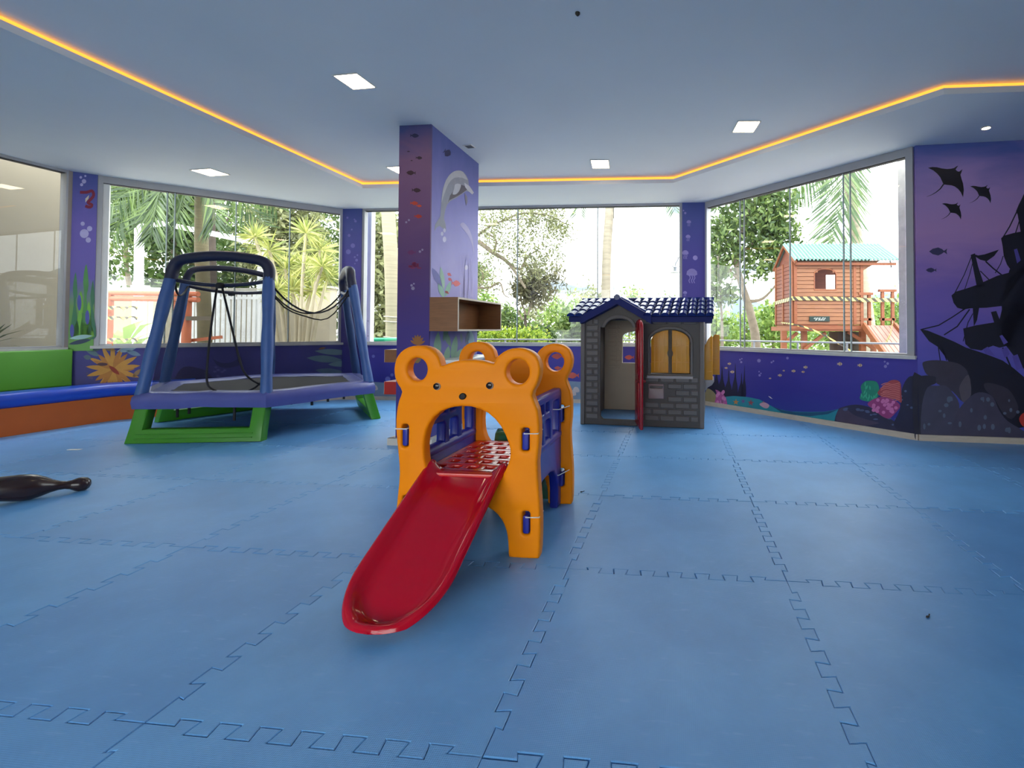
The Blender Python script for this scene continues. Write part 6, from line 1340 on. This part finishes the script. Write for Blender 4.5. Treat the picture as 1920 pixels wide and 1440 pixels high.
t = thing('garden_wall', 'long beige rendered wall behind the white gate', 'wall', (at_y(150, 640, 14.5).x, 14.5, GZ)); MB().box((2.35, 0.1, 1.25), (7.7, 0.2, 2.5)).build('wall_face', M('beige_render', (136, 126, 104), 0.85, 0.08, 2), t); MB().box((2.35, 0.1, 2.54), (7.7, 0.28, 0.08)).build('coping', M('grey_coping', (170, 166, 156), 0.8), t)
redw = M('red_brown_log_wood', (172, 92, 56), 0.6, 0.18, 4, bump=0.3, bscale=20)
p = at_y(204, 640, 9.4); t = thing('log_frame', 'red brown round log play frame outside the left window', 'play frame', (p.x, p.y, GZ))
for x in (204, 351): a = tp(x, 552, 9.4); MB().tube([(a.x, a.y, 0), (a.x, a.y, a.z)], 0.075, 12).build('log_post', redw, t, 60)
a = tp(331, 560, 10.0); MB().tube([(a.x, a.y, 0), (a.x, a.y, a.z)], 0.06, 12).build('log_post', redw, t, 60)
for y in (549.5, 560): MB().tube([tp(180, y - 1, 9.4), tp(372, y + 2, 9.4)], 0.05, 12).build('log_rail', redw, t, 60)
MB().bar(tp(350, 597, 9.35), tp(398, 597, 9.35), 0.05, 0.08).build('rail_stub', M('dark_wood', (84, 74, 58), 0.7), t)
MB().bar(tp(345, 640, 9.5), tp(415, 632, 9.6), 0.08, 0.06).build('low_board', redw, t)
for y, lab in ((577, 'upper twisted tape tied to the log play frame'), (596, 'middle twisted tape tied to the log play frame'), (637, 'lowest twisted tape tied to the log play frame')):
    ribbon('caution_tape', lab, [at_y(x, y + 2 * math.sin(x * 0.3), 9.28) for x in range(186, 270, 12)], 0.075, 0.32)
T = plant('broad_leaf_plant', 'bright green plant with broad leaves under the log frame', 'plant', 232, 10.2)
for k in range(14):
    a = 2 * math.pi * k / 14 * 2.4; h0 = at_y(232, 640, 10.2) - T.location; bs = Vector((0, 0, 0.35 + 0.05 * k)); d = Vector((math.cos(a) * 0.8, math.sin(a) * 0.5, 0.9)); s = d.cross(Vector((0, 0, 1))).normalized(); ln = 0.8
    tip = bs + d * ln + Vector((0, 0, -0.15)); mid = bs + d * ln * 0.55 + Vector((0, 0, 0.08))
    MB().add([bs, mid + s * 0.10, tip, mid - s * 0.10, mid + Vector((0, 0, -0.03))], [(0, 1, 4), (1, 2, 4), (2, 3, 4), (3, 0, 4)]).build('leaf', g_bright, T, None, fix=False)
MB().tube([(0, 0, 0), (0, 0, 1.0)], [0.07, 0.03], 8).build('stem', bark, T)
T = plant('royal_palm', 'palm with dark arching fronds filling the left window top', 'palm', 379, 11.0)
trunk_rings(T, [(384, 640), (382, 560), (378, 470), (378, 400), (377, 320)], 11.0, 0.14, 0.12, M('brown_palm_bark', (96, 88, 64), 0.9, 0.25, 3, bump=0.8, bscale=10, stretch=(0.6, 0.6, 9)))
for pts in ([(377, 320, 0), (340, 330, -.4), (300, 370, -.8), (262, 420, -1)], [(377, 320, 0), (330, 320, -.3), (260, 345, -.6), (205, 380, -.8)], [(377, 320, 0), (350, 350, -.6), (335, 400, -1), (325, 440, -1)], [(377, 320, 0), (300, 335, .2), (240, 390, .4), (210, 440, .4)], [(377, 320, 0), (410, 330, -.2), (450, 370, -.4), (500, 425, -.6)], [(377, 320, 0), (420, 320, 0), (480, 350, 0), (520, 390, 0)], [(377, 320, 0), (390, 350, -1), (400, 385, -1.5), (402, 420, -1.6)], [(377, 320, 0), (310, 345, -.8), (290, 400, -1.2), (285, 440, -1.2)]): frond(T, pts, 11.0, 0.85, leafmat('dark_palm_green_%d' % len(bpy.data.materials), (40, 62, 34), (104, 126, 66), (70, 92, 48)), 40, 0.04)
T = plant('dark_trunk_tree', 'dark slender trunk standing beside the royal palm', 'tree', 398, 13.6)
tube_px(T, [(400, 640), (399, 540), (397, 440), (396, 340)], 13.6, 0.11, 0.08, bark3, ground=True); tube_px(T, [(398, 445), (418, 425), (432, 400)], 13.6, 0.04, 0.015, bark3, 'branch', 6); foliage(T, [B(410, 330, 13.6, 34, 20, 20)], 0.2, 0.08, g_deep)
T = plant('spiky_dracaena', 'variegated yellow green spiky plant with many leaf bursts', 'plant', 555, 10.0)
for k, (x, y, r) in enumerate(((478, 445, 40), (505, 470, 48), (535, 505, 50), (574, 438, 44), (600, 470, 44), (570, 500, 44), (604, 500, 42), (548, 545, 46), (585, 545, 40), (520, 545, 36), (615, 520, 34))):
    c = at_y(x, y, 10.0 + 0.25 * (k % 3)) - T.location; rr_ = r * 10.0 / 900; dd = NPR.normal(size=(90, 3)); dd[:, 2] += 0.35; dd /= np.linalg.norm(dd, axis=1, keepdims=True); L_ = rr_ * NPR.uniform(0.75, 1.1, (90, 1)); c0 = np.array(c)
    s = np.cross(dd, NPR.normal(size=(90, 3))); s /= np.linalg.norm(s, axis=1, keepdims=True); midp = c0 + dd * L_ * 0.45; tip = c0 + dd * L_; tip[:, 2] -= 0.12 * rr_
    v = np.stack([np.repeat(c0[None], 90, 0), midp + s * 0.016, tip, midp - s * 0.016], 1).reshape(-1, 3)
    tag(fast_mesh('leaf_burst', v, np.arange(360).reshape(-1, 4), g_yel, T), None)
    b0 = at_y(555 + (x - 555) * 0.25, 640, 10.2) - T.location; md_ = c.lerp(b0, 0.5) + Vector((0.05 * math.sin(k * 2), 0, -0.1)); MB().tube(spline([tuple(Vector((b0.x, b0.y, 0))), tuple(md_), tuple(c)], 5, False), [0.035] * 5 + [0.03] * 6, 7).build('stem', M('pale_dracaena_stem', (176, 164, 138), 0.8, 0.12), T, 60)
p = at_y(603, 640, 9.2); t = thing('white_planter', 'tall white tapered planter outside near the trampoline pole', 'planter', (p.x, p.y, GZ)); MB().lathe([(0.10, 0), (0.13, 0.5), (0.17, 1.06), (0.175, 1.10), (0.15, 1.10), (0.14, 1.0)], 18).build('pot', M('white_ceramic', (216, 212, 204), 0.5, 0.04), t, 50); MB().lathe([(0.14, 1.0), (0.10, 1.03), (0.02, 1.04)], 14).build('soil', M('dark_soil', (60, 50, 42), 0.95), t, 50)
p = at_y(570, 640, 12.5); t = thing('garden_block', 'pale rendered block wall behind the spiky plant', 'wall', (p.x, p.y, GZ)); MB().box((0, 0, 1.2), (1.5, 0.3, 2.4)).build('wall_face', M('pale_block_render', (172, 162, 142), 0.85, 0.06), t); MB().box((0, 0, 2.43), (1.6, 0.4, 0.06)).build('coping', M('grey_coping'), t)
for i, (x, Y, ht, wd_, m_) in enumerate(((130, 16.8, 330, 64, g_deep), (240, 24, 300, 80, g_mid), (330, 17.5, 340, 82, g_deep), (440, 24, 420, 84, g_mid), (540, 17.5, 400, 80, g_pale), (640, 24, 410, 86, g_mid), (720, 17, 440, 60, g_pale), (800, 30, 440, 80, g_mid), (870, 21, 520, 56, g_mid), (40, 24, 330, 80, g_deep))):
    labs = ('dense tree at the far left of the left window', 'green tree behind the white pergola post', 'tall dense tree behind the dark palm fronds', 'green tree above the white gate', 'pale tree behind the spiky plant', 'green tree behind the bubble pilaster', 'pale tree beyond the ringed palm', 'green tree hidden behind the column', 'green tree right behind the column shelf', 'dense tree beyond the left glass panel')
    T = plant('garden_tree', labs[i], 'tree', x, Y, 'trees beyond the left window')
    tube_px(T, [(x, 640), (x + 6, 560), (x - 4, 480), (x + 3, ht)], Y, 0.18, 0.06, bark, ground=True)
    bl = [B(x, ht, Y, wd_ * 0.72, 70, 30), B(x - wd_ * 0.3, ht + 80, Y, wd_ * 0.7, 60, 30), B(x + wd_ * 0.3, ht + 90, Y, wd_ * 0.7, 60, 30), B(x, ht + 170, Y, wd_ * 0.75, 50, 30)]
    if ht < 420: bl += [B(x + 10, ht - 60, Y, wd_ * 0.6, 40, 28)]
    foliage(T, bl, 0.27, 0.11, m_)
# --- outside the left glass panel
nlx, nly = outward(L0, LC); sa = along(L0, LC, 0.35); sb_ = along(L0, LC, 1.05)
t = thing('screen_wall', 'plain beige wall close outside the left glass panel', 'wall', (sa[0] + nlx * 0.9, sa[1] + nly * 0.9, GZ), math.atan2(sb_[1] - sa[1], sb_[0] - sa[0])); Ls = math.hypot(sb_[0] - sa[0], sb_[1] - sa[1]); MB().box((Ls / 2 - 0.04, 0.1, 1.9), (Ls, 0.16, 3.8)).build('wall_face', M('greige_render', (134, 124, 106), 0.85, 0.06, 1.5), t); MB().box((Ls / 2 - 0.04, 0.1, 3.84), (Ls, 0.22, 0.08)).build('coping', M('grey_coping'), t)
lp_ = on_wall(-25, 640, L0, LC, -0.48); t = thing('spiky_pot_plant', 'dark spiky leaves poking in at the left edge outside the glass', 'plant', (lp_.x, lp_.y, GZ))
MB().lathe([(0.14, 0), (0.17, 0.3), (0.18, 0.34), (0.15, 0.34)], 14).build('pot', M('dark_pot', (70, 62, 58), 0.6), t, 50); MB().tube([(0, 0, 0.3), (0, 0, 1.2)], 0.03, 8).build('stem', bark3, t)
gd = leafmat('dark_spiky_leaf', (34, 40, 26), (66, 74, 44))
for k in range(22):
    a = k * 2.4; el = -0.5 + 1.5 * (k % 7) / 7; d = Vector((math.cos(a) * math.cos(el), math.sin(a) * math.cos(el), math.sin(el))); s = d.cross(Vector((0, 0, 1))).normalized() * 0.02; b0 = Vector((0, 0, 1.18)); MB().add([b0, b0 + d * 0.2 + s, b0 + d * 0.42 + Vector((0, 0, -0.06)), b0 + d * 0.2 - s], [(0, 1, 2, 3)]).build('leaf', gd, t, None, fix=False)

for o in bpy.data.objects:
    if '_rz' in o: del o['_rz']
